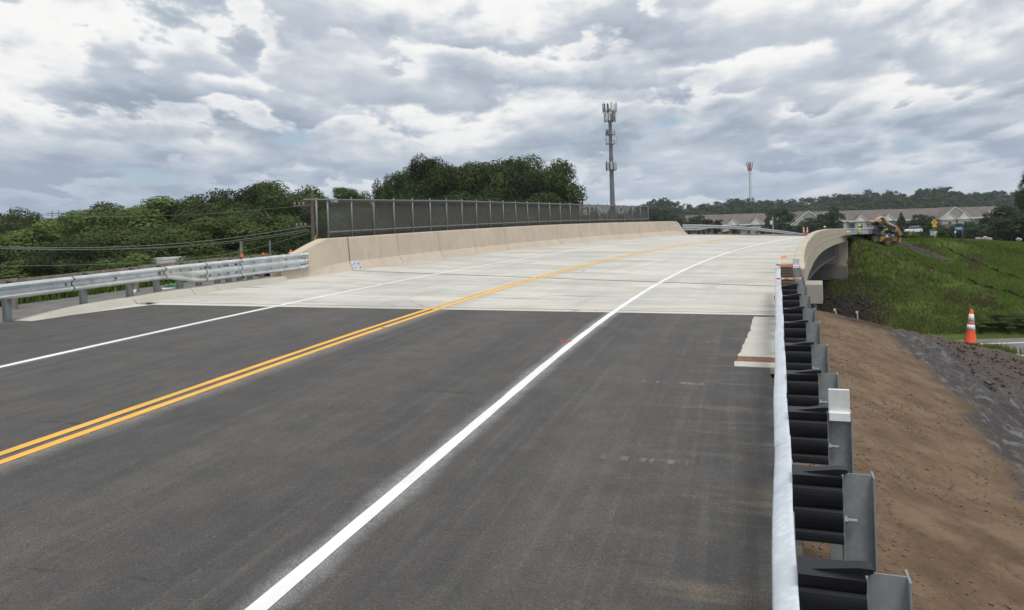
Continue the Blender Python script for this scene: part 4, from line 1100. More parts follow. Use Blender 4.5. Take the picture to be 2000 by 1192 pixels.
def crown_arrays(seed, nl, nleaf, leaf, shape='round', droop=0.0):
    """leaf quads for a crown about 1 wide (radius .5) and 1 tall, base at z=0"""
    r = np.random.default_rng(seed)
    if shape == 'cone':
        zc = r.random(nl) ** 1.35; rr = 0.5 * (1 - zc) ** 0.9 * (0.55 + 0.45 * r.random(nl)); a = r.uniform(0, 6.283, nl)
        c = np.stack([rr * np.cos(a), rr * np.sin(a), zc * 0.97], 1); rad = 0.05 + 0.11 * (1 - zc)
    else:
        d = r.normal(size=(nl, 3)); d /= np.linalg.norm(d, axis=1)[:, None]
        k = (0.35 + 0.65 * r.random((nl, 1)) ** 0.5)
        c = d * k * np.array([0.40, 0.40, 0.38]); c[:, 2] += 0.52
        low = c[:, 2] < 0.35; c[low, :2] *= 1.12
        rad = r.uniform(0.09, 0.20, nl) * (1 - 0.3 * k[:, 0])
        if shape == 'open': rad *= 0.72
    w = rad ** 2 / (rad ** 2).sum(); li = r.choice(nl, nleaf, p=w)
    d = r.normal(size=(nleaf, 3)); d[:, 2] += 0.25; d /= np.linalg.norm(d, axis=1)[:, None]
    p = c[li] + d * (rad[li] * (0.55 + 0.55 * r.random(nleaf) ** 0.7))[:, None] * np.array([1, 1, 0.8])
    nrm = d * 1.3 + r.normal(size=(nleaf, 3)) * 0.45; nrm[:, 2] += 0.25; nrm /= np.linalg.norm(nrm, axis=1)[:, None]
    t = np.cross(nrm, r.normal(size=(nleaf, 3))); t /= np.linalg.norm(t, axis=1)[:, None]; b = np.cross(nrm, t)
    s = leaf * (0.5 + r.random((nleaf, 1)) * 0.9)
    V = np.stack([p - t * s * .5, p + b * s * .32 , p + t * s * .5, p - b * s * .32], 1)
    if shape != 'cone':   # fill the unit box the tree is scaled by
        lo, hi = np.percentile(V.reshape(-1, 3), 0.4, axis=0), np.percentile(V.reshape(-1, 3), 99.6, axis=0); sc = np.array([1 / (hi[0] - lo[0]), 1 / (hi[1] - lo[1]), 1 / hi[2]])
        V = V * sc; c = c * sc
    sh = np.clip(r.random(nl)[li] * 0.85 + 0.15 * r.random(nleaf), 0, 1)
    return V.reshape(-1, 3), np.arange(nleaf * 4).reshape(-1, 4), np.repeat(sh, 4), c, rad
def crown_mesh(name, mat, *a, **k):
    V, Q, sh, c, rad = crown_arrays(*a, **k); me = np_mesh(name, V, Q, mat)
    at = me.attributes.new("shade", 'FLOAT', 'POINT'); at.data.foreach_set("value", sh.astype(np.float32)); return me, c, rad
def trunk_mesh(c, rad, seed, mat=BARK, r0=0.035, z0=-0.45, limbs=9):
    r = random.Random(seed); m = MB(); pts = [Vector((0, 0, z0))]
    for k in range(1, 6): pts.append(Vector((r.uniform(-.02, .02), r.uniform(-.02, .02), z0 + (0.62 - z0) * k / 5)))
    for k in range(5): m.tube(pts[k], pts[k + 1], r0 * (1 - .17 * k), r0 * (1 - .17 * (k + 1)), 8, False)
    for i in r.sample(range(len(c)), min(limbs, len(c))):
        b = pts[r.randint(2, 4)]; e = Vector(c[i]); mid = b.lerp(e, .55) + Vector((0, 0, .03)); m.tube(b, mid, r0 * .42, r0 * .25, 5, False); m.tube(mid, e, r0 * .25, r0 * .08, 5, False)
    return m.mesh("trunk", mat, True)
VAR = {}
def variant(key, mat, nl, nleaf, leaf, shape, seeds):
    VAR[key] = []
    for s in seeds:
        me, c, rad = crown_mesh("crown", mat, s, nl, nleaf, leaf, shape); VAR[key].append((me, trunk_mesh(c, rad, s)))
variant('dark', LEAF_D, 62, 30000, 0.0215, 'round', (1, 2, 3, 4))
variant('mid', LEAF_M, 55, 29000, 0.0215, 'round', (11, 12, 13, 14))
variant('open', LEAF_M, 54, 16000, 0.023, 'open', (15, 16))
variant('light', LEAF_L, 48, 29000, 0.0215, 'round', (21, 22, 23))
variant('bush', LEAF_L, 40, 18000, 0.026, 'round', (31, 32, 33))
variant('conifer', LEAF_C, 130, 9000, 0.04, 'cone', (41, 42))
variant('yard', LEAF_F, 44, 9000, 0.042, 'round', (51, 52, 53))
variant('maroon', LEAF_P, 30, 1800, 0.08, 'round', (61,))
GZ = -5.25
def tree(kind, px, pytop, d, w, label, cat='tree', name='tree', group=None, gz=GZ, stem=0.22, seed=0, sx=1.0):
    """a tree d metres ahead whose top stands at this place; its crown fills all but the lowest part of its height"""
    top = PX(px, pytop, d); H = top.z - gz; st = H * stem; ch = H - st
    me, tm = VAR[kind][seed % len(VAR[kind])]
    root = thing(name, label, cat, (top.x, d, gz), random.Random(int(px * 7 + d)).uniform(0, 6.28), group)
    c = np_obj("crown", me, root); c.location = (0, 0, st); c.scale = (w, w * sx, ch)
    k = np_obj("trunk", tm, root); k.location = (0, 0, st); k.scale = (min(w, 9), min(w, 9), ch); 
    return root
# the belt of trees beyond the opposite guardrail
belt = [
 ('mid', -45, 428, 88, 12, "tall tree at the very edge of the belt above the start of the guardrail"), ('open', 46, 410, 100, 10, "loose crowned tree standing out above the belt where the wires begin"),
 ('mid', 88, 420, 96, 8, "small crowned tree just beside the loose crowned one"), ('dark', 132, 428, 92, 9, "dark tree in the dip of the skyline under the power pylons"),
 ('mid', 176, 413, 86, 9, "round tree rising past the dip in the belt"), ('dark', 216, 402, 84, 10, "dark tree between the dip and the broad olive tree"),
 ('light', 275, 394, 80, 15, "broad olive green tree with a domed crown in the belt"), ('mid', 338, 392, 80, 12, "domed tree on the shoulder of the broad olive one"),
 ('mid', 396, 390, 80, 11, "rounded tree where the upper wire meets the skyline"), ('open', 440, 375, 85, 9, "thin topped tree on the rise of the skyline"),
 ('dark', 498, 362, 88, 10, "dark tall tree near the top of the rise"), ('mid', 548, 357, 88, 12, "tallest tree of the belt before the utility pole"),
 ('open', 655, 370, 92, 9, "airy tree just behind the first fence panels"), ('dark', 704, 380, 94, 7, "low dark tree in the notch before the big clump"),
 ('mid', 20, 458, 62, 11, "leafy mid height tree where the two thick wires enter"), ('light', 92, 436, 66, 11, "pale green tree below the loose crowned tree"),
 ('dark', 172, 470, 58, 9, "shaded tree crossed by the two thick wires"), ('mid', 250, 452, 60, 11, "bushy tree below the broad olive one"),
 ('light', 330, 436, 62, 12, "pale bushy tree crossed by the upper wire"), ('mid', 408, 430, 64, 11, "bushy tree halfway along the upper wire"),
 ('light', 478, 420, 66, 12, "pale bushy tree below the dark tall one"), ('mid', 548, 424, 68, 12, "bushy tree behind the wire ends by the pole"),
 ('dark', 604, 440, 62, 9, "dark low tree behind the utility pole"),
 ('bush', 40, 510, 50, 8, "low shrubby tree just above the plank rail start"), ('dark', 118, 505, 50, 8, "dark low shrubby tree above the plank rail"),
 ('bush', 205, 498, 50, 8, "pale low shrubby tree above the plank rail"), ('bush', 285, 500, 48, 7, "shrubby tree beside the white glints of a parked truck"),
 ('dark', 378, 510, 47, 3.6, "dark shrub in front of the white truck"), ('bush', 450, 478, 52, 9, "leafy shrubby tree behind the thick timber stake"), ('dark', 540, 470, 54, 8, "dark shrubby tree behind the grey stake"),
]
for i, (kd, px, py, d, w, lab) in enumerate(belt):
    tree(kd, px, py, d, w, lab, group="trees in the belt beyond the guardrail", stem=0.10, seed=i)
clump = [
 ('dark', 758, 346, 90, 5, "tree at the near shoulder of the big dark clump"), ('dark', 788, 330, 92, 6, "spiky topped dark tree next to the shoulder of the clump"),
 ('dark', 828, 309, 92, 8, "spiky dark tree making the first peak of the clump"), ('dark', 876, 318, 94, 12, "broad dark tree behind the fence after the first peak"),
 ('mid', 930, 322, 92, 12, "broad tree at the middle of the clump behind the fence"), ('dark', 986, 317, 94, 12, "dark tree before the last peak of the clump"),
 ('mid', 1034, 307, 96, 13, "tallest tree of the clump with an open crown towards the cell tower"), ('open', 1064, 335, 94, 6.5, "open branched tree on the cell tower side of the clump"),
 ('mid', 1092, 372, 96, 6, "low tree at the end of the clump nearest the cell tower"), ('dark', 1118, 392, 98, 3.5, "small last tree of the clump beside open sky"),
 ('dark', 780, 395, 78, 8, "dark tree filling the lower clump behind the third fence panel"), ('dark', 850, 380, 80, 13, "dark tree filling the lower clump behind the sixth fence panel"),
 ('dark', 945, 378, 80, 13, "dark tree filling the lower clump behind the middle panels"), ('dark', 1040, 382, 84, 12, "dark tree filling the lower clump behind the later panels"),
 ('mid', 690, 402, 74, 9, "bushy tree behind the second fence panel"), ('dark', 645, 392, 78, 7, "dark tree behind the fence corner beside the utility pole"),
]
for i, (kd, px, py, d, w, lab) in enumerate(clump):
    tree(kd, px, py, d, w, lab, group="trees in the big clump behind the fence", stem=0.08, seed=i + 1)
# bare topped dead tree above the utility pole
dt = PX(614, 362, 84); root = thing("dead_tree", "bare twiggy dead treetop showing above the utility pole", "dead tree", (dt.x, 84, GZ)); m = MB(); r = random.Random(5)
def twig(p, d, L, rad, n):
    e = p + d * L; m.tube(p, e, rad, rad * .6, 5, False)
    if n:
        for _ in range(3):
            q = (d + Vector((r.uniform(-.7, .7), r.uniform(-.7, .7), r.uniform(-.1, .6)))).normalized(); twig(p.lerp(e, r.uniform(.6, 1)), q, L * r.uniform(.55, .75), rad * .55, n - 1)
twig(Vector((0, 0, 0)), Vector((0, 0, 1)), dt.z - GZ - 4.2, .16, 0); 
for _ in range(6): twig(Vector((0, 0, dt.z - GZ - 4.6)), Vector((r.uniform(-.6, .6), r.uniform(-.6, .6), 1)).normalized(), 1.7, .07, 3)
m.build("trunk", simple("dead_wood", (0.16, 0.145, 0.13), 0.9), root)

# far wooded ridge and the far wood seen through the fence
def wood(name, trees, nl, nleaf, leaf, mat, seed, shape='round'):
    base = [crown_arrays(seed + k, nl, nleaf, leaf, shape) for k in range(5)]; V = []; Q = []; S = []; n0 = 0; r = np.random.default_rng(seed)
    for x, y, z0, w, h in trees:
        v, q, sh, _, _ = base[r.integers(5)]; a = r.uniform(0, 6.28); R2 = np.array([[math.cos(a), -math.sin(a), 0], [math.sin(a), math.cos(a), 0], [0, 0, 1]])
        V.append((v @ R2.T) * np.array([w, w, h]) + np.array([x, y, z0])); Q.append(q + n0); S.append(np.clip(sh * .55 + .45 * r.random(), 0, 1)); n0 += len(v)
    me = np_mesh(name, np.concatenate(V), np.concatenate(Q), mat); at = me.attributes.new("shade", 'FLOAT', 'POINT'); at.data.foreach_set("value", np.concatenate(S).astype(np.float32)); return np_obj(name, me)
sky_px = [(1100, 428), (1180, 420), (1240, 412), (1268, 400), (1286, 390), (1310, 395), (1340, 404), (1380, 402), (1420, 398), (1462, 390), (1500, 399), (1540, 393), (1590, 393), (1630, 383), (1660, 388), (1690, 377), (1716, 384), (1745, 378), (1790, 380), (1830, 370), (1856, 378), (1890, 379), (1915, 383), (1960, 379), (1990, 376), (2060, 380), (2150, 385), (2300, 392)]
spx, spy = zip(*sky_px)
tr_far = []; r = np.random.default_rng(17)
for d, drop, step in ((520, 0, 17), (470, 9, 19), (420, 18, 20), (370, 28, 24)):
    for px in np.arange(1256 if d > 400 else 1290, 2280, step * 480 / d):
        q = PX(px + r.uniform(-6, 6), np.interp(px, spx, spy) - 5 + drop + r.uniform(-3, 6), d + r.uniform(-14, 14)); w = r.uniform(10, 17); h = r.uniform(10, 14); tr_far.append((q.x, q.y, q.z - h, w, h))
wood("distant_wood", tr_far, 34, 1500, 0.075, LEAF_F, 71)['kind'] = 'stuff'
bpy.data.objects["distant_wood"]['label'] = "dark wooded ridge of rounded treetops behind the apartment building"
# the ridge itself
P = []
for d, dz in ((300, None), (345, 36), (400, 30), (450, 22), (500, 14), (560, 12), (700, 30)):
    P.append([(lambda q: (q.x, q.y, (-5.2 if dz is None else max(-5.2, q.z - 7))))(PX(px, np.interp(px, spx, spy) + (dz or 0), d)) for px in np.arange(1080, 2700, 30)])
grid_terrain("hill", np.array(P), GRASS)
tr2 = []
for px in np.arange(560, 1290, 9):
    q = PX(px + r.uniform(-4, 4), 410 + r.uniform(-5, 8) + (6 if px < 1150 else 0), 300 + r.uniform(-10, 10)); h = r.uniform(9, 13); tr2.append((q.x, q.y, min(q.z - h, -4), 6.0, q.z - min(q.z - h, -4)))
for px in np.arange(540, 1330, 11):
    q = PX(px, 428 + r.uniform(-4, 6), 240 + r.uniform(-10, 10)); tr2.append((q.x, q.y, -5, r.uniform(8, 12), q.z + 5))
wood("distant_wood", tr2, 30, 700, 0.10, LEAF_F, 81)['kind'] = 'stuff'
tr3 = []
for px in np.arange(-500, 760, 14):
    q = PX(px, 437 + r.uniform(-6, 6), 190 + r.uniform(-20, 20)); tr3.append((q.x, q.y, -5, r.uniform(9, 13), q.z + 5))
wood("distant_wood", tr3, 30, 700, 0.08, LEAF_F, 91)['kind'] = 'stuff'
# big tree at the frame edge
tree('dark', 2046, 312, 120, 9, "tall tree cut by the edge of the picture beside the shelter", stem=0.12, seed=2)
tree('yard', 1990, 404, 105, 9, "dense dark tree behind the shelter and the parked red truck", stem=0.08, seed=1)

# ------------------------------------------------------------------ grass on the banks (uncountable)
def grass_tufts(name, pts, h, seed, mat):
    r = np.random.default_rng(seed); n = len(pts); P = np.array(pts); V = np.empty((n, 4, 3, 3)); 
    for b in range(4):
        a = r.uniform(0, 6.28, n); hh = h * (0.45 + 0.9 * r.random(n)); le = r.uniform(0.15, 0.6, n) * hh; w = 0.08 * h; o = r.normal(size=(n, 2)) * h * .25
        c, s = np.cos(a), np.sin(a); bx, by = P[:, 0] + o[:, 0], P[:, 1] + o[:, 1]
        V[:, b, 0] = np.stack([bx - s * w, by + c * w, P[:, 2] - .03], 1); V[:, b, 1] = np.stack([bx + s * w, by - c * w, P[:, 2] - .03], 1); V[:, b, 2] = np.stack([bx + c * le, by + s * le, P[:, 2] + hh], 1)
    me = np_mesh(name, V.reshape(-1, 3), np.arange(n * 12).reshape(-1, 3), mat)
    at = me.attributes.new("shade", 'FLOAT', 'POINT'); at.data.foreach_set("value", np.repeat(r.random(n), 12).astype(np.float32)); o = np_obj(name, me); o['kind'] = 'stuff'; return o
BLADE = leaf_mat("grass_blades", (0.078, 0.124, 0.023), (0.182, 0.258, 0.050), 0.32)
DRYB = leaf_mat("dry_grass_blades", (0.095, 0.105, 0.038), (0.20, 0.19, 0.085), 0.2)
def SL(px, py):
    """where the line of sight through this pixel meets the far bank"""
    for d in np.arange(40, 110, 0.1):
        q = PX(px, py, d)
        if q.z < float(far_h(np.array([q.x]), np.array([q.y]))[0]): return q
    return q
N = 110000; X = rng.uniform(20, 46, N); Y = 43.0 + rng.random(N) ** 0.9 * 26; H_ = far_h(X, Y); s_, o_ = FSO(X, Y)
dens = vnoise(X * .5, Y * .5, 31); keep = (H_ > -5.05) & (dens + rng.normal(size=N) * .35 > -0.75)
PR = np.array([(fe + fd * a).to_tuple()[:2] for a in (0, 10)])
rel = (X - fe.x) * fn.x + (Y - fe.y) * fn.y; al = (X - fe.x) * fd.x + (Y - fe.y) * fd.y
keep &= ~((rel < 2.2 + rng.normal(size=N) * .6) & (al < -3.0 + rng.normal(size=N) * .6)) & ~((rel < 0.25) & (al > -1.0)) & ~(rel < -1.0)
# machine track kept bare
TRK = [SL(1752, 474), SL(1800, 492), SL(1850, 512)]
for a, b in zip(TRK[:-1], TRK[1:]):
    d2 = ((b - a).x ** 2 + (b - a).y ** 2); u_ = np.clip(((X - a.x) * (b.x - a.x) + (Y - a.y) * (b.y - a.y)) / d2, 0, 1); keep &= np.hypot(X - a.x - u_ * (b.x - a.x), Y - a.y - u_ * (b.y - a.y)) > 0.42
G3 = np.stack([X, Y, H_], 1)[keep]
dry = (vnoise(G3[:, 0] * .7, G3[:, 1] * .7, 55) > 0.45) | ((G3[:, 1] > 58) & (rng.random(len(G3)) < .45)) | ((G3[:, 0] < 28.5) & (rng.random(len(G3)) < .45))
grass_tufts("grass", G3[~dry], 0.20, 1, BLADE); grass_tufts("dry_grass", G3[dry], 0.20, 2, DRYB)
# weeds round the cone, tufts on the old bank opposite
pts = []
c0 = PX(1922, 676, 18.6)
for _ in range(420):
    x = c0.x + rng.normal() * 0.34; y = c0.y + rng.normal() * 0.22; pts.append((x, y, -1.47))
grass_tufts("weeds", pts, 0.20, 3, BLADE)
pts = []
for _ in range(14000):
    s = rng.uniform(2, 21.5); o = -10.5 - rng.exponential(1.6)
    z = float(zroad(s, -10)) - 0.05 - max(0, (-10.8 - o)) * 0.34; p = F(s, o); pts.append((p.x, p.y, max(z, -5.2)))
grass_tufts("grass", pts, 0.34, 4, BLADE)
# verge behind the old road strip
pts = []
for _ in range(5000):
    x = rng.uniform(11, 24); y = 20.75 + rng.random() * 1.7; h, _, _ = bank_h(np.array([x]), np.array([y])); pts.append((x, y, float(h[0])))
grass_tufts("dry_grass", pts, 0.10, 5, DRYB)
# rough weeds over the far slope edge by the road strip
tree('bush', 1985, 612, 44.5, 3.6, "bright green weedy bush at the foot of the grass bank", cat='bush', name='bush', gz=-4.9, stem=0.0, seed=1)
tree('bush', 1940, 622, 44.0, 2.4, "brownish weedy bush above the traffic cone", cat='bush', name='bush', gz=-4.9, stem=0.0, seed=2)
for i, (px, py, d, w, lab) in enumerate(((1784, 453, 60, 1.0, "small round weed on the bank top below the white car"), (1842, 447, 62, 1.2, "taller round weed beside the green topped bin"), (1806, 462, 59, 0.9, "small weed on the bank top past the machine"))):
    q = PX(px, py, d); z = float(far_h(np.array([q.x]), np.array([q.y]))[0]); tree('bush', px, py, d, w, lab, cat='weed', name='weed', gz=z - 0.1, stem=0.0, seed=i)
SILT = simple("black_silt_fabric", (0.012, 0.013, 0.014), 0.85, var=0.3)
def silt(pts, label, hh=0.26):
    m = MB(); vs = []
    P = []
    for k in range(61):
        f = k / 60 * (len(pts) - 1); i = min(int(f), len(pts) - 2); q = pts[i].lerp(pts[i + 1], f - i); z = float(far_h(np.array([q.x]), np.array([q.y]))[0])
        P.append(Vector((q.x, q.y, z - 0.05)))
    for k, p in enumerate(P): h = hh * (0.8 + 0.25 * math.sin(k * 0.7) + 0.12 * math.sin(k * 2.3)); vs += [p, p + Vector((0.02, -0.02, h)), p + Vector((0.03, 0.03, h)), p + Vector((0.03, 0.04, 0))]
    m.add(vs, [(4 * k + j, 4 * k + (j + 1) % 4, 4 * k + 4 + (j + 1) % 4, 4 * k + 4 + j) for k in range(60) for j in range(4)])
    o = thing("silt_fence", label, "silt fence", P[0]); q = m.build("fabric", SILT); own(q, o)
    s = MB()
    for k in range(0, 61, 8): s_m = MB(); s_m.box(P[k] + Vector((0.05, 0.05, 0.25)), (0.04, 0.04, 0.7)); own(s_m.build("stake", BRN), o)
silt([SL(1772, 500), SL(1840, 530), SL(1900, 555), SL(1960, 572), SL(2040, 596)], "low black silt fence sagging down the middle of the grass bank")
silt([SL(1850, 489), SL(1900, 512), SL(1950, 534), SL(2030, 560)], "upper black silt fence half hidden in long grass", 0.24)
drape([SL(1752, 474), SL(1800, 492), SL(1850, 512)], 0.6, "trench_spoil", SOIL, 0.08, bump=0.03)
STK = simple("pale_stake", (0.5, 0.45, 0.36), 0.8)
for px, py, lab in ((1635, 602, "thin wooden survey stake in the dark slope under the bridge"), (1678, 606, "short pale leaning stake at the crest of the bare dirt")):
    q = PX(px, py + 8, 15.5 if px < 1650 else 17.0); h, _, _ = bank_h(np.array([q.x]), np.array([q.y])); o = thing("survey_stake", lab, "stake", (q.x, q.y, float(h[0]) - .05)); m = MB(); m.tube((0, 0, 0), (-0.05, 0, q.z - float(h[0]) + 0.12), 0.018, 0.015, 6); m.build("shaft", STK, o); m = MB(); m.box((-0.05, 0, q.z - float(h[0]) + 0.10), (0.05, 0.02, 0.05)); m.build("ribbon", simple("faded_ribbon", (0.55, 0.5, 0.48), 0.8), o)

# ------------------------------------------------------------------ traffic cones
CONEO = simple("orange_cone_plastic", (0.80, 0.105, 0.030), 0.5, var=0.08, scale=8); CONEW = simple("white_cone_band", (0.74, 0.74, 0.73), 0.4, var=0.06, scale=14); CONEP = simple("pinkish_gap", (0.75, 0.14, 0.11), 0.5, var=0.08)
RUB = simple("black_rubber", (0.02, 0.02, 0.02), 0.8)
def cone(loc, label, h=0.92, tilt=(0, 0), group=None, flag=None):
    o = thing("traffic_cone", label, "traffic cone", loc, group=group); o.rotation_euler = (tilt[0], tilt[1], 0.3)
    rad = lambda z: 0.155 - 0.113 * z
    def ringm(z0, z1, mat, nm, e=0.0):
        m = MB(); m.lathe([((rad(z0) + e) * h, z0 * h), ((rad(z1) + e) * h, z1 * h)], n=22); q = m.build(nm, mat, o, smooth=False); q.data.polygons.foreach_set("use_smooth", [len(p.vertices) == 4 for p in q.data.polygons])
    m = MB(); m.box((0, 0, 0.02 * h), (0.36 * h, 0.36 * h, 0.04 * h), None, 0.012); m.build("base", RUB, o)
    m = MB(); m.lathe([(0.165 * h, .04 * h), (0.158 * h, 0.055 * h), (rad(0.4) * h, 0.4 * h), (rad(.98) * h, 0.98 * h), (0.032 * h, 1.0 * h)], n=22); q = m.build("body", CONEO, o); q.data.polygons.foreach_set("use_smooth", [len(p.vertices) == 4 for p in q.data.polygons])
    ringm(0.40, 0.565, CONEW, "white_band", 0.003); ringm(0.64, 0.87, CONEW, "white_band", 0.003); ringm(0.565, 0.64, CONEP, "red_band", 0.001)
    return o
cp = PX(1895, 668, 19.9)
cone((cp.x, cp.y, -1.455), "tall orange traffic cone with two white bands standing at the foot of the dirt bank", 0.93, (0.0, R(5)))
for k, (px, d) in enumerate(((1570, 66), (1577, 66.6))):
    q = PX(px, 458, d); cone((q.x, q.y, zat(q.x, q.y)), ["small orange cone in front of the distant guardrail by the parapet", "small orange cone close beside its twin nearer the parapet"][k], 0.75, group="cones at the far end of the bridge")
# ------------------------------------------------------------------ plank rail, stakes and delineators behind the opposite guardrail
PLK = simple("grey_brown_plank", (0.25, 0.21, 0.165), 0.85, var=0.35, scale=6, bump=0.4, coord='pos')
pr = thing("plank_rail", "long weathered timber plank rail behind the opposite guardrail", "plank rail", F(12, -9.6))
def hb(s): return 0.655 + 0.001 * (s - 9)
ends = [6.0, 9.2, 12.4, 15.6, 18.8, 20.7]
for k, (a, b) in enumerate(zip(ends[:-1], ends[1:])):
    m = MB(); dz = 0.02 * (k % 2); m.loft([[F(s, o, hb(s) + h + dz) for o, h in ((-9.50, -0.10), (-9.54, -0.10), (-9.54, 0.005), (-9.50, 0.005))] for s in (a + .01, (a + b) / 2, b - .01)]); own(m.build("plank", PLK), pr)
for s in (6.3, 9.2, 12.4, 15.6, 18.8):
    m = MB(); p = F(s, -9.63); m.box(p + Vector((0, 0, 0.08)), (0.09, 0.09, 1.1)); own(m.build("post", PLK), pr)
OS_, OO = so(*PX(471, 474, 22.0)[:2])
tm = PX(471, 473, 24); o = thing("timber_stake", "brown timber stake standing above the plank rail", "stake", (tm.x, tm.y, tm.z - 1.4)); m = MB(); m.box((0, 0, 0.7), (0.075, 0.075, 1.4), None, 0.006); m.build("shaft", PLK, o)
tm = PX(527, 470, 24); o = thing("steel_stake", "thin grey steel stake standing near the end of the plank rail", "stake", (tm.x, tm.y, tm.z - 1.4)); m = MB(); m.tube((0, 0, 0), (0, 0, 1.4), 0.028, n=10); m.build("shaft", STEEL, o)
for px, py, d, lab in ((473, 497, 23.5, "orange delineator top peeking over the plank rail by the timber stake"), (514, 494, 24.0, "orange delineator top peeking over the end of the plank rail"), (568, 488, 25.0, "orange delineator top just behind the white end shoe")):
    q = PX(px, py, d); o = thing("delineator", lab, "delineator", (q.x, q.y, q.z - 1.0), group="delineators behind the opposite guardrail")
    m = MB(); m.lathe([(0.055, 0.72), (0.055, 0.92), (0.04, 0.96), (0.038, 0.99), (0.02, 1.0)], n=14); m.build("tube", CONEO, o, smooth=True); m = MB(); m.lathe([(0.16, 0), (0.15, .05), (.05, .1), (.045, .72)], n=14); m.build("base", RUB, o)
    m = MB(); m.lathe([(0.057, 0.76), (0.057, 0.82)], n=14); m.build("white_band", CONEW, o)
# things lying on the path below the rail
PVC = simple("white_pipe", (0.62, 0.62, 0.6), 0.5, var=0.1)
def pipe(a, b, r, label, cap=True):
    o = thing("pipe", label, "pipe", a, group="white pipes lying on the path"); d = Vector(b) - Vector(a); m = MB(); m.tube((0, 0, 0), d, r, n=14); m.build("barrel", PVC, o, smooth=False)
    m = MB(); m.tube(d * -0.02, d * 0.0 - d.normalized() * 0.001, r * .72, n=14); m.build("bore", RUB, o)
p0 = F(15.2, -9.0, 0.06); 
pipe(PX(312, 567.5, 20.5), PX(300, 568, 20.8) , 0.05, "short white pipe lying on the path behind the guardrail")
pipe(PX(314, 566.5, 20.3), PX(372, 564, 21.6), 0.05, "long white pipe lying along the path below the widening rail")
pipe(PX(258, 574, 19.5), PX(264, 569, 19.9), 0.055, "open ended white pipe standing askew by a guardrail post")
TARP = simple("green_tarp", (0.05, 0.20, 0.11), 0.6, var=0.3, scale=10)
q = PX(340, 559, 21.2); o = thing("green_bundle", "rolled green tarp bundle on the path under the widening rail", "tarp", q); m = MB(); m.loft([[Vector((0.5 * (k / 10 - .5), 0.08 * math.cos(a) * (1 - .3 * abs(k / 5 - 1)), 0.09 * math.sin(a) * (1 - .45 * abs(k / 5 - 1) ** 2) + 0.02 * math.sin(k * 2 + a))) for a in np.linspace(0, 5.8, 12)] for k in range(11)]); m.build("roll", TARP, o, smooth=True)
q = PX(352, 553, 22.6); o = thing("plywood_sheet", "brown plywood sheet leaning behind the widening rail", "plywood", q); m = MB(); m.box((0, 0, -0.1), (1.0, 0.03, 0.55), Matrix.Rotation(R(-20), 4, 'X')); m.build("sheet", simple("plywood", (0.26, 0.15, 0.06), 0.8, var=0.3, scale=5), o)
q = PX(107, 580, 19.5); o = thing("marker_flag", "small orange flag in the grass below the opposite guardrail", "flag", (q.x, q.y, q.z - .7)); m = MB(); m.tube((0, 0, 0), (0, 0, .72), .006, n=5); m.build("wire", STEEL, o); m = MB(); m.loft([[Vector((0.0 + .12 * k / 4, 0.012 * math.sin(k * 1.5), z)) for z in (.60, .72)] + [Vector((0.0 + .12 * k / 4, 0.004 + 0.012 * math.sin(k * 1.5), z)) for z in (.72, .60)] for k in range(5)]); m.build("cloth", CONEO, o)
# white truck glimpsed through the trees and a white van below the rail
def truck(loc, rz, label, col, name="truck", cat="truck", sc=1.0, box=True, group=None):
    """cab with bonnet, windows and wheels, box body behind; length along x"""
    o = thing(name, label, cat, loc, rz, group); o.scale = (sc, sc, sc); pm = simple(name + "_paint_" + "_".join("%d" % (c * 100) for c in col), col, 0.35, var=0.05)
    gl_ = simple("dark_window_glass", (0.02, 0.025, 0.03), 0.12, var=0.1); 
    m = MB(); prof = [(2.75, 0.45), (2.8, 1.0), (2.0, 1.12), (1.45, 1.85), (0.4, 1.9), (0.25, 0.45)]
    m.loft([[Vector((x, y, z)) for x, z in prof] for y in (-.92, -.8, .8, .92)]); m.build("cab", pm, o)
    m = MB(); m.loft([[Vector((x, y, z)) for x, z in ((1.92, 1.18), (1.48, 1.80), (1.45, 1.78), (1.90, 1.16))] for y in (-.72, .72)], True); w = m.build("windscreen", gl_, o); w.location = (0.035, 0, 0.02)
    for y in (-.93, .93):
        m = MB(); m.prism([(0.55, 1.15), (1.75, 1.15), (1.38, 1.74), (0.55, 1.76)], -0.008, 0.008, Matrix.Translation((0, y, 0)) @ Matrix.Rotation(R(90), 4, 'X')); m.build("side_window", gl_, o)
    m = MB()
    if box: m.box((-1.3, 0, 1.45), (3.0, 2.0, 1.9), None, 0.04)
    else:
        m.box((-1.2, 0, 0.62), (2.9, 1.86, 0.35), None, 0.03); m.box((-1.2, .9, 0.95), (2.9, .07, .45)); m.box((-1.2, -.9, 0.95), (2.9, .07, .45)); m.box((-2.62, 0, .95), (.07, 1.8, .45))
    m.build("body", pm, o)
    for x in (1.85, -1.5):
        for y in (-.85, .85):
            m = MB(); m.lathe([(0.30, -.11), (.37, -.09), (.37, .09), (.30, .11)], n=18, M=Matrix.Translation((x, y, .37)) @ Matrix.Rotation(R(90), 4, 'X')); wq = m.build("wheel", RUB, o); m = MB(); m.lathe([(0.2, -.12), (.2, .12)], n=12, M=Matrix.Translation((x, y, .37)) @ Matrix.Rotation(R(90), 4, 'X')); m.build("rim", STEEL, wq)
    m = MB()
    for y in (-.65, .65): m.box((2.79, y, .82), (.05, .28, .16))
    m.build("headlights", CONEW, o); return o
WT = (0.72, 0.73, 0.74)
q = PX(352, 500, 58); truck((q.x, q.y, q.z - 2.0), R(70), "white truck half hidden among the trees above the plank rail", WT, sc=0.82)
q = PX(196, 558, 40); truck((q.x, q.y, q.z - 1.92), R(10), "white van glimpsed below the rail between two guardrail posts", WT, name="van", cat="van", sc=0.8)

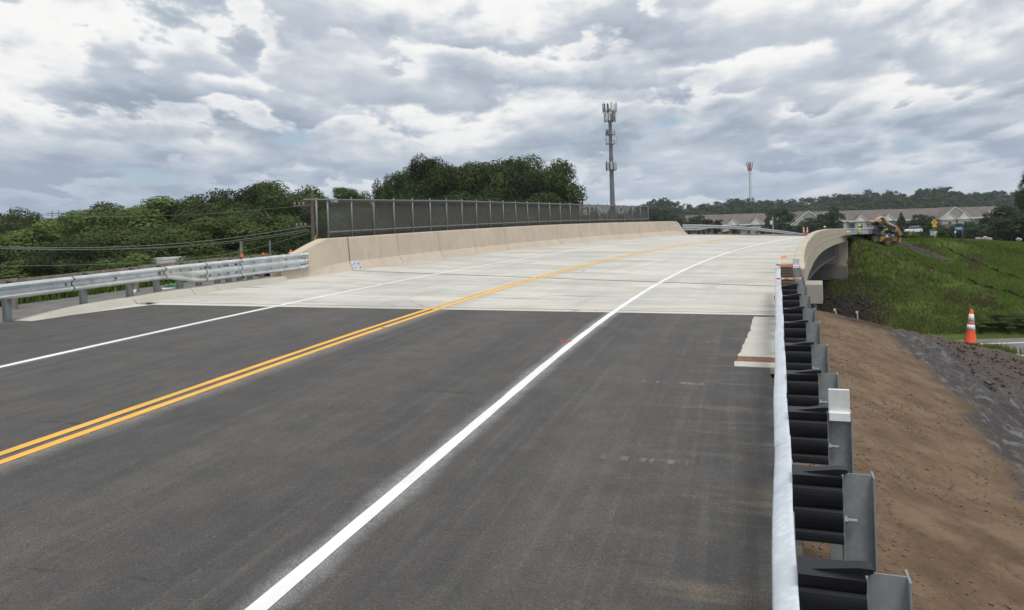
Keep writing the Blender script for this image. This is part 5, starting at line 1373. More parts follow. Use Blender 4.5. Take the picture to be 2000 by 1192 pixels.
# ------------------------------------------------------------------ utility pole and its wires, far pylons
WOOD = simple("weathered_pole_wood", (0.13, 0.105, 0.085), 0.9, var=0.3, scale=3, stretch=(3, 3, .4))
PD = 52; pt = PX(609, 374, PD); pole = thing("utility_pole", "brown wooden utility pole with two crossarms beside the fence end", "utility pole", (pt.x, PD, GZ))
m = MB(); m.tube((0, 0, 0), (0, 0, pt.z - GZ), .17, .12, 12); m.build("pole", WOOD, pole)
INS = simple("grey_insulator", (0.35, 0.35, 0.36), 0.4)
arms = []
for py, L in ((401, 1.6), (442, 1.5)):
    z = PX(609, py, PD).z - GZ; m = MB(); m.box((-L / 2 + .25, 0, z), (L, .09, .11)); m.tube((-L * .6, 0, z), (0, .05, z - .55), .02, n=6); a = m.build("crossarm", WOOD, pole)
    for k in range(3):
        m = MB(); m.lathe([(.03, 0), (.05, .05), (.035, .09), (.05, .13), (.02, .17)], (-L + .38 + .3 * k, 0, z + .055), 8); m.build("insulator", INS, a)
WIR = simple("grey_cable", (0.17, 0.18, 0.16), 0.6)
def wire(pix, d0, d1, r, label, name="overhead_wire"):
    """a cable hanging through the points the photograph shows, nearest at the first"""
    n = len(pix); m = MB(); P = [PX(px, py, d0 + (d1 - d0) * i / (n - 1)) for i, (px, py) in enumerate(pix)]; m.path(catmull(P, 24), r, 5); return tag(m.build(name, WIR), label, "wire", "overhead wires running to the utility pole")
wire([(-220, 470), (0, 482.5), (220, 483), (420, 469), (595, 443)], 30, PD, .022, "thick wire reaching the pole's lower crossarm, uppermost of its pair")
wire([(-220, 473), (0, 486), (220, 487), (420, 475), (602, 449)], 30, PD, .022, "thick wire reaching the pole below its lower crossarm")
wire([(-220, 477), (0, 484), (200, 488), (420, 478), (603, 452)], 30, PD, .014, "thin wire sagging just below the two thick ones")
wire([(-200, 412), (0, 418), (200, 423), (330, 421), (420, 417), (595, 402)], 34, PD, .012, "high thin wire running to the upper crossarm across the skyline")
wire([(-200, 524), (0, 520), (180, 517), (330, 508), (470, 492), (606, 455)], 30, PD, .012, "low thin wire drooping in front of the dark shrubs")
for px, py, d, lab in ((108, 412, 620, "tiny lattice pylon with forked top in the dip of the trees"), (136, 413, 600, "tiny lattice pylon with a flat crossbar in the dip of the trees")):
    q = PX(px, py, d); o = thing("pylon", lab, "pylon", (q.x, q.y, GZ)); h = q.z - GZ; m = MB()
    for sx in (-3.5, 3.5): m.tube((sx, 0, 0), (sx * .75, 0, h), .55, .4, 6)
    m.build("legs", STEEL, o); m = MB(); m.box((0, 0, h * .93), (15, .7, .8)); m.build("crossbar", STEEL, o)

# ------------------------------------------------------------------ cell tower
TWG = simple("tower_grey", (0.17, 0.185, 0.215), 0.55, metal=0.2, var=0.1, scale=1); ANT = simple("antenna_white", (0.55, 0.56, 0.57), 0.5, var=0.12); ANTD = simple("antenna_dark", (0.13, 0.14, 0.16), 0.6)
TD = 150; tb = PX(1197.5, 436, TD); tt_ = PX(1190, 203, TD)
tower = thing("cell_tower", "tall tapered grey monopole cell tower crowded with antennas rising behind the fence", "cell tower", (tb.x, TD, GZ))
TH_ = tt_.z - GZ; k0 = (tt_.x - tb.x) / (tt_.z - tb.z)
lean = lambda z: 0.0
cx_t = lambda py: PX(1190 + (py - 203) * 7.5 / 233, py, TD)
m = MB(); ztop = cx_t(222).z - GZ; m.tube((0, 0, 0), (0, 0, ztop), .62, .30, 18); m.build("mast", TWG, tower, smooth=False)
for py in (310, 322, 262, 245): 
    m = MB(); z = cx_t(py).z - GZ; m.lathe([(.62 - .32 * z / ztop + .06, -.16), (.62 - .32 * z / ztop + .06, .16)], (0, 0, z), 16); m.build("collar", TWG, tower)
def platform(py, rad, n, ph, ah, n2, seed, braces=True):
    z = cx_t(py).z - GZ; r = random.Random(seed); m = MB()
    m2 = [Vector((rad * math.cos(a), rad * math.sin(a), z)) for a in [2 * math.pi * k / 6 for k in range(7)]]; m.path(m2, .07, 5)
    for k in range(3): a = 2 * math.pi * k / 3; m.tube((0, 0, z), (rad * math.cos(a), rad * math.sin(a), z), .07, n=5)
    if braces:
        for k in range(3): a = 2 * math.pi * k / 3; m.tube((0, 0, z - 1.0), (rad * .8 * math.cos(a), rad * .8 * math.sin(a), z), .05, n=5)
    pl = m.build("platform", TWG, tower)
    for k in range(n):
        a = 2 * math.pi * k / n + ph; h = ah * r.uniform(.8, 1.1); p = Vector((rad * math.cos(a), rad * math.sin(a), z)); q = MB(); q.box((0, 0, .15 + h * .25), (.17, .36, h), None, .03); q.tube((-.12, 0, -.5), (-.12, 0, h), .04, n=5)
        e = q.build("antenna", ANT if r.random() < .62 else ANTD, pl); e.location = p; e.rotation_euler = (0, 0, a)
    for k in range(n2):
        a = r.uniform(0, 6.28); q = MB(); q.box((0, 0, 0), (.3, .25, .45), None, .03); e = q.build("radio_unit", ANTD, pl); e.location = Vector((rad * .75 * math.cos(a), rad * .75 * math.sin(a), z + .45)); e.rotation_euler = (0, 0, a)
platform(216.5, 1.42, 12, .1, 1.7, 6, 1); platform(235, 1.15, 9, .3, 1.8, 4, 2); platform(263, .95, 5, .2, 1.3, 2, 3, False); platform(281, .95, 3, .9, 1.5, 1, 4, False); platform(330, 1.05, 9, .4, 1.6, 4, 5)
m = MB(); m.tube((1.25, 0, cx_t(285).z - GZ), (1.25, 0, cx_t(266).z - GZ), .03, n=5); m.tube((-1.0, 0, cx_t(285).z - GZ), (-1.0, 0, cx_t(272).z - GZ), .03, n=5); m.build("whip_antenna", TWG, tower)
# red and white lattice mast on the ridge
LR = simple("faded_red_steel", (0.34, 0.10, 0.10), 0.6, var=0.15); LW = simple("faded_white_steel", (0.60, 0.62, 0.66), 0.6, var=0.1)
LD = 640; b0 = PX(1466, 388, LD); t0 = PX(1463, 317, LD); lm = thing("lattice_mast", "slim white lattice mast with a reddish antenna head standing on the wooded ridge", "lattice mast", (b0.x, LD, b0.z - 22))
Hm = t0.z - b0.z + 22; n = 16
def lat(z0, z1, mat, nm, w):
    m = MB(); nn = max(2, int((z1 - z0) / 2.2))
    for i in range(3):
        a = 2 * math.pi * i / 3; c = Vector((w * math.cos(a), w * math.sin(a), 0)); b = Vector((w * math.cos(a + 2.094), w * math.sin(a + 2.094), 0)); m.tube(c + Vector((0, 0, z0)), c + Vector((0, 0, z1)), .20, n=5)
        for k in range(nn): za = z0 + (z1 - z0) * k / nn; zb_ = z0 + (z1 - z0) * (k + 1) / nn; m.tube(c + Vector((0, 0, za)), b + Vector((0, 0, zb_)), .12, n=4); m.tube(c + Vector((0, 0, za)), b + Vector((0, 0, za)), .10, n=4)
    m.build(nm, mat, lm)
lat(0, Hm * .25, LW, "lattice_section", 1.25); lat(Hm * .25, Hm * .62, LW, "lattice_section", 1.15); lat(Hm * .62, Hm * .86, LW, "lattice_section", 1.1); lat(Hm * .86, Hm * .99, LR, "lattice_section", 1.05)
m = MB(); m.tube((0, 0, 0), (0, 0, Hm * .97), .42, n=6); m.build("feed_line", LW, lm)
for zf, rad, k, mat in ((.93, 2.1, 5, LR), (.975, 2.3, 4, LR), (.885, 1.5, 4, LR), (.40, 2.6, 7, ANTD), (.36, 2.0, 6, LW)):
    for i in range(k):
        a = 2 * math.pi * i / k + zf; m = MB(); m.box((0, 0, 0), (.6, .8, 2.6), None, .1); e = m.build("antenna", mat, lm); e.location = (rad * math.cos(a), rad * math.sin(a), Hm * zf); e.rotation_euler = (0, 0, a)

# ------------------------------------------------------------------ apartment building
def roof_mat():
    m, t, b = newmat("brown_shingles"); p = t.obj(); x, y, z = t.sep(p)
    n = t.noise(p, .25, 5, .6); c = t.noise(t.comb(t.math('MULTIPLY', x, 2.2), y, t.math('MULTIPLY', z, 7.0)), 1, 3, .6); rows = t.math('FRACT', t.math('MULTIPLY', z, 3.2))
    col = t.mix(t.smooth(n, .3, .7), (0.138, .119, .113), (.178, .153, .145)); col = t.mix(t.math('MULTIPLY', t.smooth(c, .4, .7), .4), col, (.112, .098, .093)); col = t.mix(t.math('MULTIPLY', t.smooth(rows, .22, .0), .45), col, (.075, .065, .062))
    t.link(col, b.inputs['Base Color']); b.inputs['Roughness'].default_value = .95; b.inputs['Specular IOR Level'].default_value = .15; return m
ROOF = roof_mat()
def siding(name, base):
    m, t, b = newmat(name); p = t.obj(); z = t.sep(p)[2]; n = t.noise(p, .5, 4, .6); l = t.math('FRACT', t.math('MULTIPLY', z, 5.5)); col = t.mix(t.smooth(n, .3, .7), tuple(c * .93 for c in base), tuple(c * 1.05 for c in base)); col = t.mix(t.math('MULTIPLY', t.smooth(l, .18, 0), .4), col, tuple(c * .6 for c in base)); t.link(col, b.inputs['Base Color']); b.inputs['Roughness'].default_value = .8; return m
SID = siding("pale_grey_siding", (.37, .37, .36)); SIDG = siding("sage_siding", (.29, .285, .255)); TRIM = simple("white_trim", (.66, .66, .65), .6, var=.05); WIN = simple("window_glass", (.028, .032, .04), .15, var=.3); BRK = simple("tan_brick", (.28, .22, .17), .9, var=.2)
BD = 310.0
apt = thing("apartment_building", "long two storey pale sided apartment building with a brown shingled roof and white gables", "building", (PX(1650, 440, BD).x, BD, -6.0))
XL, XR = PX(1348, 430, BD).x, PX(1972, 410, BD).x; ze = PX(1650, 432.5, BD).z; zr_ = PX(1650, 411.8, BD + 8).z
bx = apt.location.x; zE = ze + 6.0; zR = zr_ + 6.0; L0, L1 = XL - bx, XR - bx
m = MB(); m.box(((L0 + L1) / 2 + 3, 8.5, zE / 2), (L1 - L0 - 6, 15.5, zE)); m.build("wall", SID, apt)
m = MB(); m.loft([[Vector((x, -0.6, zE - .25)), Vector((x, -0.6, zE)), Vector((x, 8.3, zR)), Vector((x, 17.2, zE)), Vector((x, 17.2, zE - .25))] for x in (L0 - 0.3, L1)]); rf = m.build("roof", ROOF, apt)
m = MB(); m.box(((L0 + L1) / 2, -.68, zE - .15), (L1 - L0, .16, .55)); m.build("fascia_board", TRIM, apt)
# end gable
m = MB(); m.loft([[Vector((x, -0.4, -0.0)), Vector((x, -0.4, zE - .3)), Vector((x, 8.3, zR - .35)), Vector((x, 17.0, zE - .3)), Vector((x, 17.0, 0))] for x in (L0 + .2, L0 + 3.5)]); m.build("end_wall", TRIM, apt)
def gable(px, half, hgt, nm="gable", depth=1.2, mat=TRIM, zbase=None, wall=True):
    """front gable centred on this photograph column"""
    x = PX(px, 435, BD).x - bx; zb_ = zE - .3 if zbase is None else zbase; y0 = -depth; zt = zb_ + hgt
    m = MB(); m.prism([(x - half, zb_), (x + half, zb_), (x, zt)], -.1, .1, Matrix.Translation((0, y0, 0)) @ Matrix.Rotation(R(90), 4, 'X')); g = m.build(nm, mat, apt)
    run = (zt - zE) / (zR - zE) * 8.9 + .5
    m = MB()
    for s in (-1, 1):
        a = [Vector((x + s * (half + .35), y0 - .35, zb_ - .25)), Vector((x, y0 - .35, zt + .12)), Vector((x, y0 - .35, zt + .38)), Vector((x + s * (half + .55), y0 - .35, zb_ - .05))]
        m.loft([a, [Vector((p.x, max(p.y + .25, y0 - .1), p.z)) for p in a]])
    t_ = m.build("rake_trim", TRIM, g)
    m = MB()
    for s in (-1, 1):
        a0, a1 = Vector((x + s * (half + .45), y0 - .15, zb_ - .1)), Vector((x, y0 - .15, zt + .3)); b1 = Vector((x, run, zt + .3)); b0 = Vector((x + s * (half + .45), .3, zb_ - .1))
        m.add([a0, a1, b1, b0, a0 - Vector((0, 0, .2)), a1 - Vector((0, 0, .2)), b1 - Vector((0, 0, .2)), b0 - Vector((0, 0, .2))], [(0, 1, 2, 3), (4, 7, 6, 5), (0, 4, 5, 1), (3, 2, 6, 7)])
    q = m.build("gable_roof", ROOF, apt)
    if wall: m = MB(); m.box((x, y0 / 2 + .2, zb_ / 2), (half * 2 - .3, depth - .1, zb_)); m.build("bay", SID, apt)
    return x
def window(x, z, w, h, y, dark=True):
    m = MB(); m.box((x, y, z), (w + .3, .12, h + .3)); f = m.build("window", TRIM, apt); m = MB()
    n = 2 if w > 1.2 else 1
    for k in range(n): m.box((x - w / 2 + w / n * (k + .5), y - .05, z), (w / n - .08, .1, h))
    m.build("pane", WIN, f)
for px in (1430, 1475): gx = gable(px, 2.4, 2.5); window(gx, zE - 2.2, 1.3, 1.6, -1.25)
for px in (1642, 1679, 1733): gx = gable(px, 2.5, 2.4); window(gx, zE - 2.2, 1.3, 1.6, -1.25)
# two big cross gables with smaller twin gables in front
gx = gable(1574, 8.2, 6.1, "cross_gable", 3.0, SIDG, zbase=4.4); gable(1559, 2.6, 2.6, depth=3.8, zbase=zE - 1.0, mat=SIDG); 
for dx in (-1.0, .4): window(PX(1558, 430, BD).x - bx + dx, zE - 2.4, 1.1, 1.5, -4.0)
gx = gable(1858, 6.3, 4.7, "cross_gable", 3.0, SIDG); gable(1844, 3.0, 2.6, depth=3.9, zbase=zE - .6); gable(1874, 3.0, 2.6, depth=3.9, zbase=zE - .6)
for px in (1844, 1874): window(PX(px, 430, BD).x - bx, zE - 2.0, 1.4, 1.6, -4.0)
gx = gable(1930, 2.2, 2.4)
for px in (1400, 1412, 1448, 1462, 1490, 1545, 1655, 1664, 1697, 1710, 1750, 1770, 1790, 1812, 1895, 1908): 
    for dz in (2.0, 4.6): window(PX(px, 430, BD).x - bx, zE - dz, 1.3, 1.35, .68)
for px in (1420, 1688, 1905): 
    x = PX(px, 430, BD).x - bx; m = MB(); m.box((x, -.1, zE - 3.2), (3.4, 1.6, .16)); b_ = m.build("balcony", TRIM, apt); m = MB()
    for k in range(9): m.box((x - 1.6 + .4 * k, -.85, zE - 2.7), (.06, .06, 1.0))
    m.box((x, -.85, zE - 2.15), (3.4, .1, .1)); m.build("railing", TRIM, b_)
for px, py in ((1582, 413.5), (1900, 421)):
    q = PX(px, py, BD + 5); m = MB(); m.box((q.x - bx, 5.5, q.z + 6.0 - 1.1), (1.2, 1.2, 2.2), None, .1); m.build("chimney", TRIM if px < 1600 else ANTD, apt)
q = PX(1858, 452, BD - 18); m = MB(); m.loft([[Vector((q.x - bx + x, -18 + y, z)) for x, z in ((-14, 0), (-14, 0.6), (-3, 3.8), (2, 3.8), (2, 0))] for y in (0, 6)]); m.build("porch", ROOF, apt)

# trees and shrubs standing before the building
yard = [('yard', 1363, 422, 270, 8.0, "round tree covering the end of the apartment building", 'tree'), ('maroon', 1396, 429, 262, 8.5, "dark round shrub tree beside the end of the building", 'tree'),
 ('yard', 1521, 407, 240, 8.5, "tall oval tree covering the roof between the small gables and the big gable", 'tree'), ('maroon', 1434, 441, 255, 4.0, "low maroon shrub under the first pair of gables", 'shrub'),
 ('yard', 1503, 438, 236, 6.0, "low shrub at the foot of the oval tree", 'shrub'), ('yard', 1549, 441, 236, 9.0, "wide low shrub in front of the gable windows", 'shrub'), ('yard', 1590, 426, 225, 10, "dark spreading tree in front of the big cross gable", 'tree'),
 ('yard', 1622, 407, 225, 7.5, "dark oval tree beside the big cross gable", 'tree'), ('conifer', 1760, 414, 190, 5.0, "slim dark spruce standing alone before the long roof", 'spruce'),
 ('yard', 1801, 420, 190, 7.0, "feathery tree between the spruce and the yellow sign", 'tree'), ('yard', 1823, 434, 185, 5, "low round shrub right behind the yellow sign", 'shrub'), ('conifer', 1921, 417, 150, 5.5, "dark spruce in front of the last small gable", 'spruce'), ('yard', 1946, 416, 150, 7, "dark bushy tree beside the tall lamp pole", 'tree'),
 ('yard', 1890, 434, 150, 6, "dark shrub behind the blue sign", 'shrub'), ('yard', 1915, 436, 140, 6.5, "dark shrub between the blue sign and the lamp pole", 'shrub'), ('yard', 1938, 437, 138, 5, "dark shrub above the pale boulders", 'shrub'), ('yard', 1862, 438, 160, 5, "dark shrub between the green bin and the blue sign", 'shrub'), ('yard', 1965, 430, 132, 6, "dark shrub behind the parked red truck", 'shrub'),
 ('yard', 1292, 407, 330, 17, "broad rounded tree past the far end of the fence", 'tree'), ('yard', 1318, 424, 290, 10, "low dark tree beside the end gable of the building", 'tree'), ('yard', 1340, 432, 285, 6, "small dark tree touching the end gable", 'tree')]
for i, (kd, px, py, d, w, lab, ct) in enumerate(yard):
    tree(kd, px, py, d, w, lab, cat=ct, name={'spruce': 'spruce', 'shrub': 'shrub'}.get(ct, 'tree'), gz=-5.3, stem=0.05, seed=i)

# ------------------------------------------------------------------ roadside things on the far bank
def fz(q): return float(far_h(np.array([q.x]), np.array([q.y]))[0])
# trencher with bits standing on the bank top
MY = simple("machine_yellow", (0.34, 0.185, 0.035), 0.6, var=0.3, scale=4); MK = simple("machine_black", (0.016, 0.016, 0.018), 0.5, var=0.3); MT = simple("tan_seat", (0.46, 0.33, 0.20), 0.8, var=0.25, scale=6); MG = simple("lime_decal", (0.30, 0.42, 0.08), 0.6)
HUB = simple('muddy_hub', (.13, .085, .035), .8, var=.4); MD = 57.0; mo = PX(1724, 480, MD); mach = thing("trencher", "yellow and black ride-on trencher with a tan seat working on top of the grass bank", "trencher", (mo.x, MD, mo.z)); s = MD / FPX
def mp(px, py, y=0.0): return Vector(((px - 1724) * s, y, (480 - py) * s))
def mbox(nm, px0, py0, px1, py1, y0, y1, mat, bev=.04, par=mach):
    a, b = mp(px0, py0), mp(px1, py1); m = MB(); m.box(((a.x + b.x) / 2, (y0 + y1) / 2, (a.z + b.z) / 2), (abs(b.x - a.x), y1 - y0, abs(b.z - a.z)), None, bev); return m.build(nm, mat, par)
mbox("chassis", 1700, 462, 1746, 472, -.55, .55, MY)
m = MB(); m.loft([[mp(px, py, y) for px, py in ((1709, 464), (1711, 447), (1716, 441), (1736, 440), (1744, 446), (1746, 464))] for y in (-.45, .45)]); m.build("engine_body", MK, mach)
rj = random.Random(3)
for k in range(16):
    px, py = rj.uniform(1709, 1746), rj.uniform(441, 464); w, h = rj.uniform(3, 9), rj.uniform(2, 6); y = rj.uniform(-.62, -.47)
    q = mp(px, py, y); mm_ = MB(); mm_.box((0, 0, 0), (w * s, rj.uniform(.08, .25), h * s), Matrix.Rotation(rj.uniform(-.5, .5), 4, 'Y'), .015); e = mm_.build("engine_cover", MK if k % 4 else STEEL, mach); e.location = q
mbox("engine_grille", 1713, 455, 1732, 460, -.53, -.5, STEEL, .01); mbox("decal", 1720, 445, 1732, 452, -.53, -.5, MG, .005); mbox("fuel_tank", 1736, 446, 1745, 453, -.54, -.49, INS, .02)
m = MB(); m.tube(mp(1726, 461, -.56), mp(1726, 461, -.5), .09, n=14); m.build("filler_cap", CONEW, mach)
m = MB(); cc = catmull([mp(px, py, 0) for px, py in ((1714, 441), (1714, 433), (1718, 426), (1724, 425), (1729, 430), (1733, 437), (1740, 441))], 22); rr_ = []
for k, c in enumerate(cc):
    d = (cc[min(k + 1, 22)] - cc[max(k - 1, 0)]).normalized(); nv = Vector((-d.z, 0, d.x)); w = .13 + .05 * math.sin(k * .5)
    rr_.append([c + nv * (w * math.cos(a)) + Vector((0, 1, 0)) * (.28 * math.sin(a)) for a in np.linspace(0, 6.283, 10, endpoint=False)])
m.loft(rr_); m.path([mp(1716, 440, .2), mp(1724, 436, .2), mp(1731, 441, .2)], .14, 7); m.build("seat", MT, mach, smooth=True)
m = MB(); m.loft([[mp(px, py, y) for px, py in ((1706, 433), (1709, 432), (1722, 443), (1720, 446))] for y in (-.5, -.2)]); m.build("side_arm", MK, mach)
m = MB(); m.path([mp(1728, 440, -.1), mp(1735, 434, -.1), mp(1742, 433, -.1), mp(1744, 437, -.1)], .06, 6); m.build("hoses", MK, mach); mbox("control_panel", 1706, 434, 1716, 440, -.3, .3, MK)
for px, py, rr in ((1701, 467, .32), (1726, 474, .36)):
    for y in (-.62, .62):
        c = mp(px, py, y); m = MB(); m.lathe([(rr * .7, -.13), (rr, -.1), (rr, .1), (rr * .7, .13)], n=20, M=Matrix.Translation(c) @ Matrix.Rotation(R(90), 4, 'X')); w = m.build("wheel", RUB, mach); m = MB(); m.lathe([(rr * .5, -.14), (rr * .55, .14)], n=14, M=Matrix.Translation(c) @ Matrix.Rotation(R(90), 4, 'X')); m.build("hub", HUB, w)
m = MB(); m.loft([[mp(px, py, y) for px, py in ((1744, 443), (1749, 441), (1758, 457), (1753, 461))] for y in (-.35, .35)]); m.loft([[mp(px, py, y) for px, py in ((1753, 459), (1759, 456), (1757, 476), (1750, 482))] for y in (-.28, .28)]); m.build("boom", MY, mach)
m = MB(); m.loft([[mp(px, py, y) for px, py in ((1746, 470), (1752, 468), (1747, 492), (1742, 486))] for y in (-.1, .1)]); m.build("digging_chain", simple("rusty_steel", (.10, .06, .035), .8, var=.4), mach)
m = MB(); m.path([mp(1748, 461, -.3), mp(1756, 462, -.3), mp(1761, 458, -.3)], .08, 6); m.build("lever", MK, mach)
# people in lime vests
SKIN = simple("skin", (.40, .25, .18), .6); VEST = simple("lime_vest", (.48, .72, .10), .7, var=.15, scale=8); TROU = simple("grey_trousers", (.10, .10, .115), .85); HAT = simple("lime_hat", (.50, .70, .16), .5); BOOT = simple("dark_boots", (.03, .025, .02), .8); SHRT = simple("grey_shirt", (.30, .32, .34), .8)
def skinned(name, verts, edges, radii, mat, parent, sub=1):
    me = bpy.data.meshes.new(name); me.from_pydata(verts, edges, []); o = bpy.data.objects.new(name, me); COL.objects.link(o)
    md = o.modifiers.new("skin", 'SKIN'); 
    for i, rr in enumerate(radii): me.skin_vertices[0].data[i].radius = (rr, rr) if not isinstance(rr, tuple) else rr
    me.skin_vertices[0].data[0].use_root = True
    sb = o.modifiers.new("sub", 'SUBSURF'); sb.levels = sub; sb.render_levels = sub
    dg = bpy.context.evaluated_depsgraph_get(); nm = bpy.data.meshes.new_from_object(o.evaluated_get(dg)); o.modifiers.clear(); o.data = nm; nm.materials.clear(); nm.materials.append(mat); nm.polygons.foreach_set("use_smooth", [True] * len(nm.polygons)); o.parent = parent; return o
def person(loc, rz, label, hunch=0.0):
    o = thing("person", label, "person", loc, rz); h = hunch
    V = [(0, 0, .95), (0, .02 + h * .2, 1.18), (0, .04 + h * .35, 1.40), (0, .05 + h * .42, 1.50), (0, .07 + h * .5, 1.60), (0, .08 + h * .52, 1.70), (.10, 0, .90), (.12, .05, .50), (.12, -.02, .08), (.12, .14, .04), (-.10, 0, .90), (-.13, -.08, .50), (-.13, -.20, .08), (-.13, -.05, .04), (.20, .04 + h * .35, 1.40), (.27, .02 + h * .3, 1.12), (.22, .22 + h * .3, .95), (-.20, .04 + h * .35, 1.40), (-.27, .06 + h * .3, 1.12), (-.20, .26 + h * .3, 1.0), (.21, .30 + h * .3, .92), (-.19, .34 + h * .3, .98)]
    E = [(0, 1), (1, 2), (2, 3), (3, 4), (4, 5), (0, 6), (6, 7), (7, 8), (8, 9), (0, 10), (10, 11), (11, 12), (12, 13), (2, 14), (14, 15), (15, 16), (16, 20), (2, 17), (17, 18), (18, 19), (19, 21)]
    Rr = [.15, .14, .15, .06, .095, .08, .095, .07, .05, .045, .095, .07, .05, .045, .065, .05, .035, .065, .05, .035, .04, .04]
    b = skinned("body", V, E, Rr, SHRT, o)
    b.data.materials.append(TROU); b.data.materials.append(SKIN); b.data.materials.append(BOOT)
    for p in b.data.polygons:
        z = p.center.z; x = abs(p.center.x); p.material_index = 3 if z < .14 else 1 if z < .93 and x < .2 and p.center.y < .2 else 2 if z > 1.5 or (z < 1.02 and p.center.y > .24) else 0
    m = MB(); rings = []
    for z, rx, ry in ((.93, .20, .15), (1.05, .19, .15), (1.2, .185, .155), (1.36, .215, .16), (1.45, .16, .12)): yy = .02 + h * .35 * max(0, (z - .95) / .45); rings.append([Vector((rx * math.cos(a), yy + ry * math.sin(a), z)) for a in np.linspace(0, 6.283, 16, endpoint=False)])
    m.loft(rings); m.build("vest", VEST, o, smooth=True)
    m = MB(); rings = []
    for z, rx, ry in ((1.13, .195, .165), (1.18, .195, .165)): rings.append([Vector((rx * math.cos(a), .02 + h * .15 + ry * math.sin(a), z)) for a in np.linspace(0, 6.283, 16, endpoint=False)])
    m.loft(rings); m.build("reflective_band", CONEW, o)
    m = MB(); m.lathe([(.155, 1.705), (.15, 1.715), (.118, 1.72), (.11, 1.78), (.07, 1.825), (.02, 1.835)], (0, .08 + h * .52, .0), 14); m.build("hard_hat", HAT, o, smooth=True)
    return o
q = PX(1677, 473, 78); person((q.x, q.y, q.z), R(200), "person in a lime vest and hat walking past the grey panels by the bridge end", .25)
q = PX(1611, 442, 80); zg = q.z - 1.80; person((q.x, q.y, zg), R(150), "person in a bright lime hat mostly hidden behind the parapet", .1)
# pale grey panels by the bridge end
PAN = simple("pale_grey_panel", (.36, .38, .40), .6, var=.15, scale=1.2); pf = PX(1682, 455, 92); pan = thing("panel_fence", "pale grey panelled site fence behind the worker in the lime vest", "panel fence", (pf.x, 92, PX(1682, 462, 92).z))
for k in range(9):
    x = PX(1655 + 7.6 * k, 450, 92).x - pf.x; m = MB(); m.box((x, .03 * (k % 2), .35), (.47, .06, PX(1680, 444, 92).z - PX(1680, 464, 92).z), None, .01); m.build("panel", PAN if k not in (6,) else ANTD, pan)
m = MB(); m.box((0, -.02, .98), (4.4, .1, .08)); m.build("top_rail", TRIM, pan)
# pole with a white cabinet in front of the building
q = PX(1509, 424, 140); pb = PX(1509, 452, 140); o = thing("cabinet_pole", "short grey pole carrying a white cabinet behind the distant guardrail", "pole", (q.x, 140, GZ)); m = MB(); m.tube((0, 0, 0), (0, 0, q.z - GZ), .12, .10, 10); m.build("pole", simple("pale_pole", (.42, .42, .41), .7), o); z = PX(1506, 435, 140).z - GZ; m = MB(); m.box((-.33, 0, z), (.36, .3, .75), None, .03); m.build("cabinet", CONEW, o)
# small striped flag banner
q = PX(1420, 446, 250); o = thing("flag", "small red white and blue flag hanging among the shrubs before the building", "flag", (q.x, 250, GZ)); z = q.z - GZ; m = MB(); m.tube((1.6, 0, 0), (1.6, 0, z + 1.6), .05, n=6); m.build("staff", STEEL, o)
FR, FW, FB = simple("flag_red", (.50, .10, .12), .8), CONEW, simple("flag_blue", (.06, .08, .25), .8)
for k in range(7): m = MB(); m.loft([[Vector((1.6 - 3.2 * i / 6, .1 * math.sin(i), z + .75 - .22 * k - .10 * i)) + Vector((0, 0, dz)) for dz in (0, -.21)] + [Vector((1.6 - 3.2 * i / 6, .03 + .1 * math.sin(i), z + .75 - .22 * k - .10 * i)) + Vector((0, 0, dz)) for dz in (-.21, 0)] for i in range(7)]); m.build("stripe", FR if k % 2 == 0 else FW, o)
m = MB(); m.box((1.1, -.06, z + .35), (1.0, .05, .8)); m.build("canton", FB, o)
# warning signs, blue sign
SY = simple("yellow_sign", (.72, .40, .02), .5, var=.06); SBK = simple("black_sign_print", (.02, .02, .02), .6); SBL = simple("blue_sign", (.03, .16, .42), .5, var=.06)
def diamond(px, py, d, size, label, mat=SY):
    q = PX(px, py, d); g = min(fz(q), q.z - 1.2); o = thing("warning_sign", label, "road sign", (q.x, d, g)); z = q.z - g; m = MB(); m.tube((0, .04, 0), (0, .04, z + size * .6), .04, n=6); m.build("post", STEEL, o)
    a = size * .707; m = MB(); m.prism([(0, -a), (a, 0), (0, a), (-a, 0)], -.01, .01, Matrix.Translation((0, 0, z)) @ Matrix.Rotation(R(90), 4, 'X')); b_ = m.build("plate", mat, o)
    m = MB(); M4 = Matrix.Translation((0, -.016, z)) @ Matrix.Rotation(R(90), 4, 'X'); m.prism([(-.06 * size, -.3 * size), (.06 * size, -.3 * size), (.06 * size, .1 * size), (-.06 * size, .1 * size)], -.003, .003, M4); m.prism([(-.2 * size, .08 * size), (.2 * size, .08 * size), (0, .34 * size)], -.003, .003, M4); m.build("arrow", SBK, b_); return o
o = diamond(1825, 435, 120, .80, "large yellow diamond warning sign above a small plate near the green topped bin")
q = PX(1825, 442, 120); m = MB(); m.box((0, 0, q.z - o.location.z), (.7, .03, .35), None, .01); m.build("lower_plate", SY, o)
diamond(1697, 434, 110, .42, "small yellow diamond sign against the building's eaves", MY)
q = PX(1873, 446.5, 100); g = -1.2; o = thing("blue_sign", "wide blue road sign on two posts in front of dark shrubs", "road sign", (q.x, 100, g)); z = q.z - g; m = MB(); m.box((0, 0, z), (1.2, .04, .40), None, .02); b_ = m.build("plate", SBL, o); m = MB()
for k, w in enumerate((.9, .7)): m.box((0, -.024, z + .07 - .15 * k), (w, .005, .05))
m.build("white_print", CONEW, b_)
for x in (-.52, .52): m = MB(); m.tube((x, .03, 0), (x, .03, z + .2), .04, n=8); m.build("post", STEEL, o)
m = MB(); m.box((-.52, -.02, z - .45), (.22, .03, .26)); m.build("small_plate", CONEW, o)
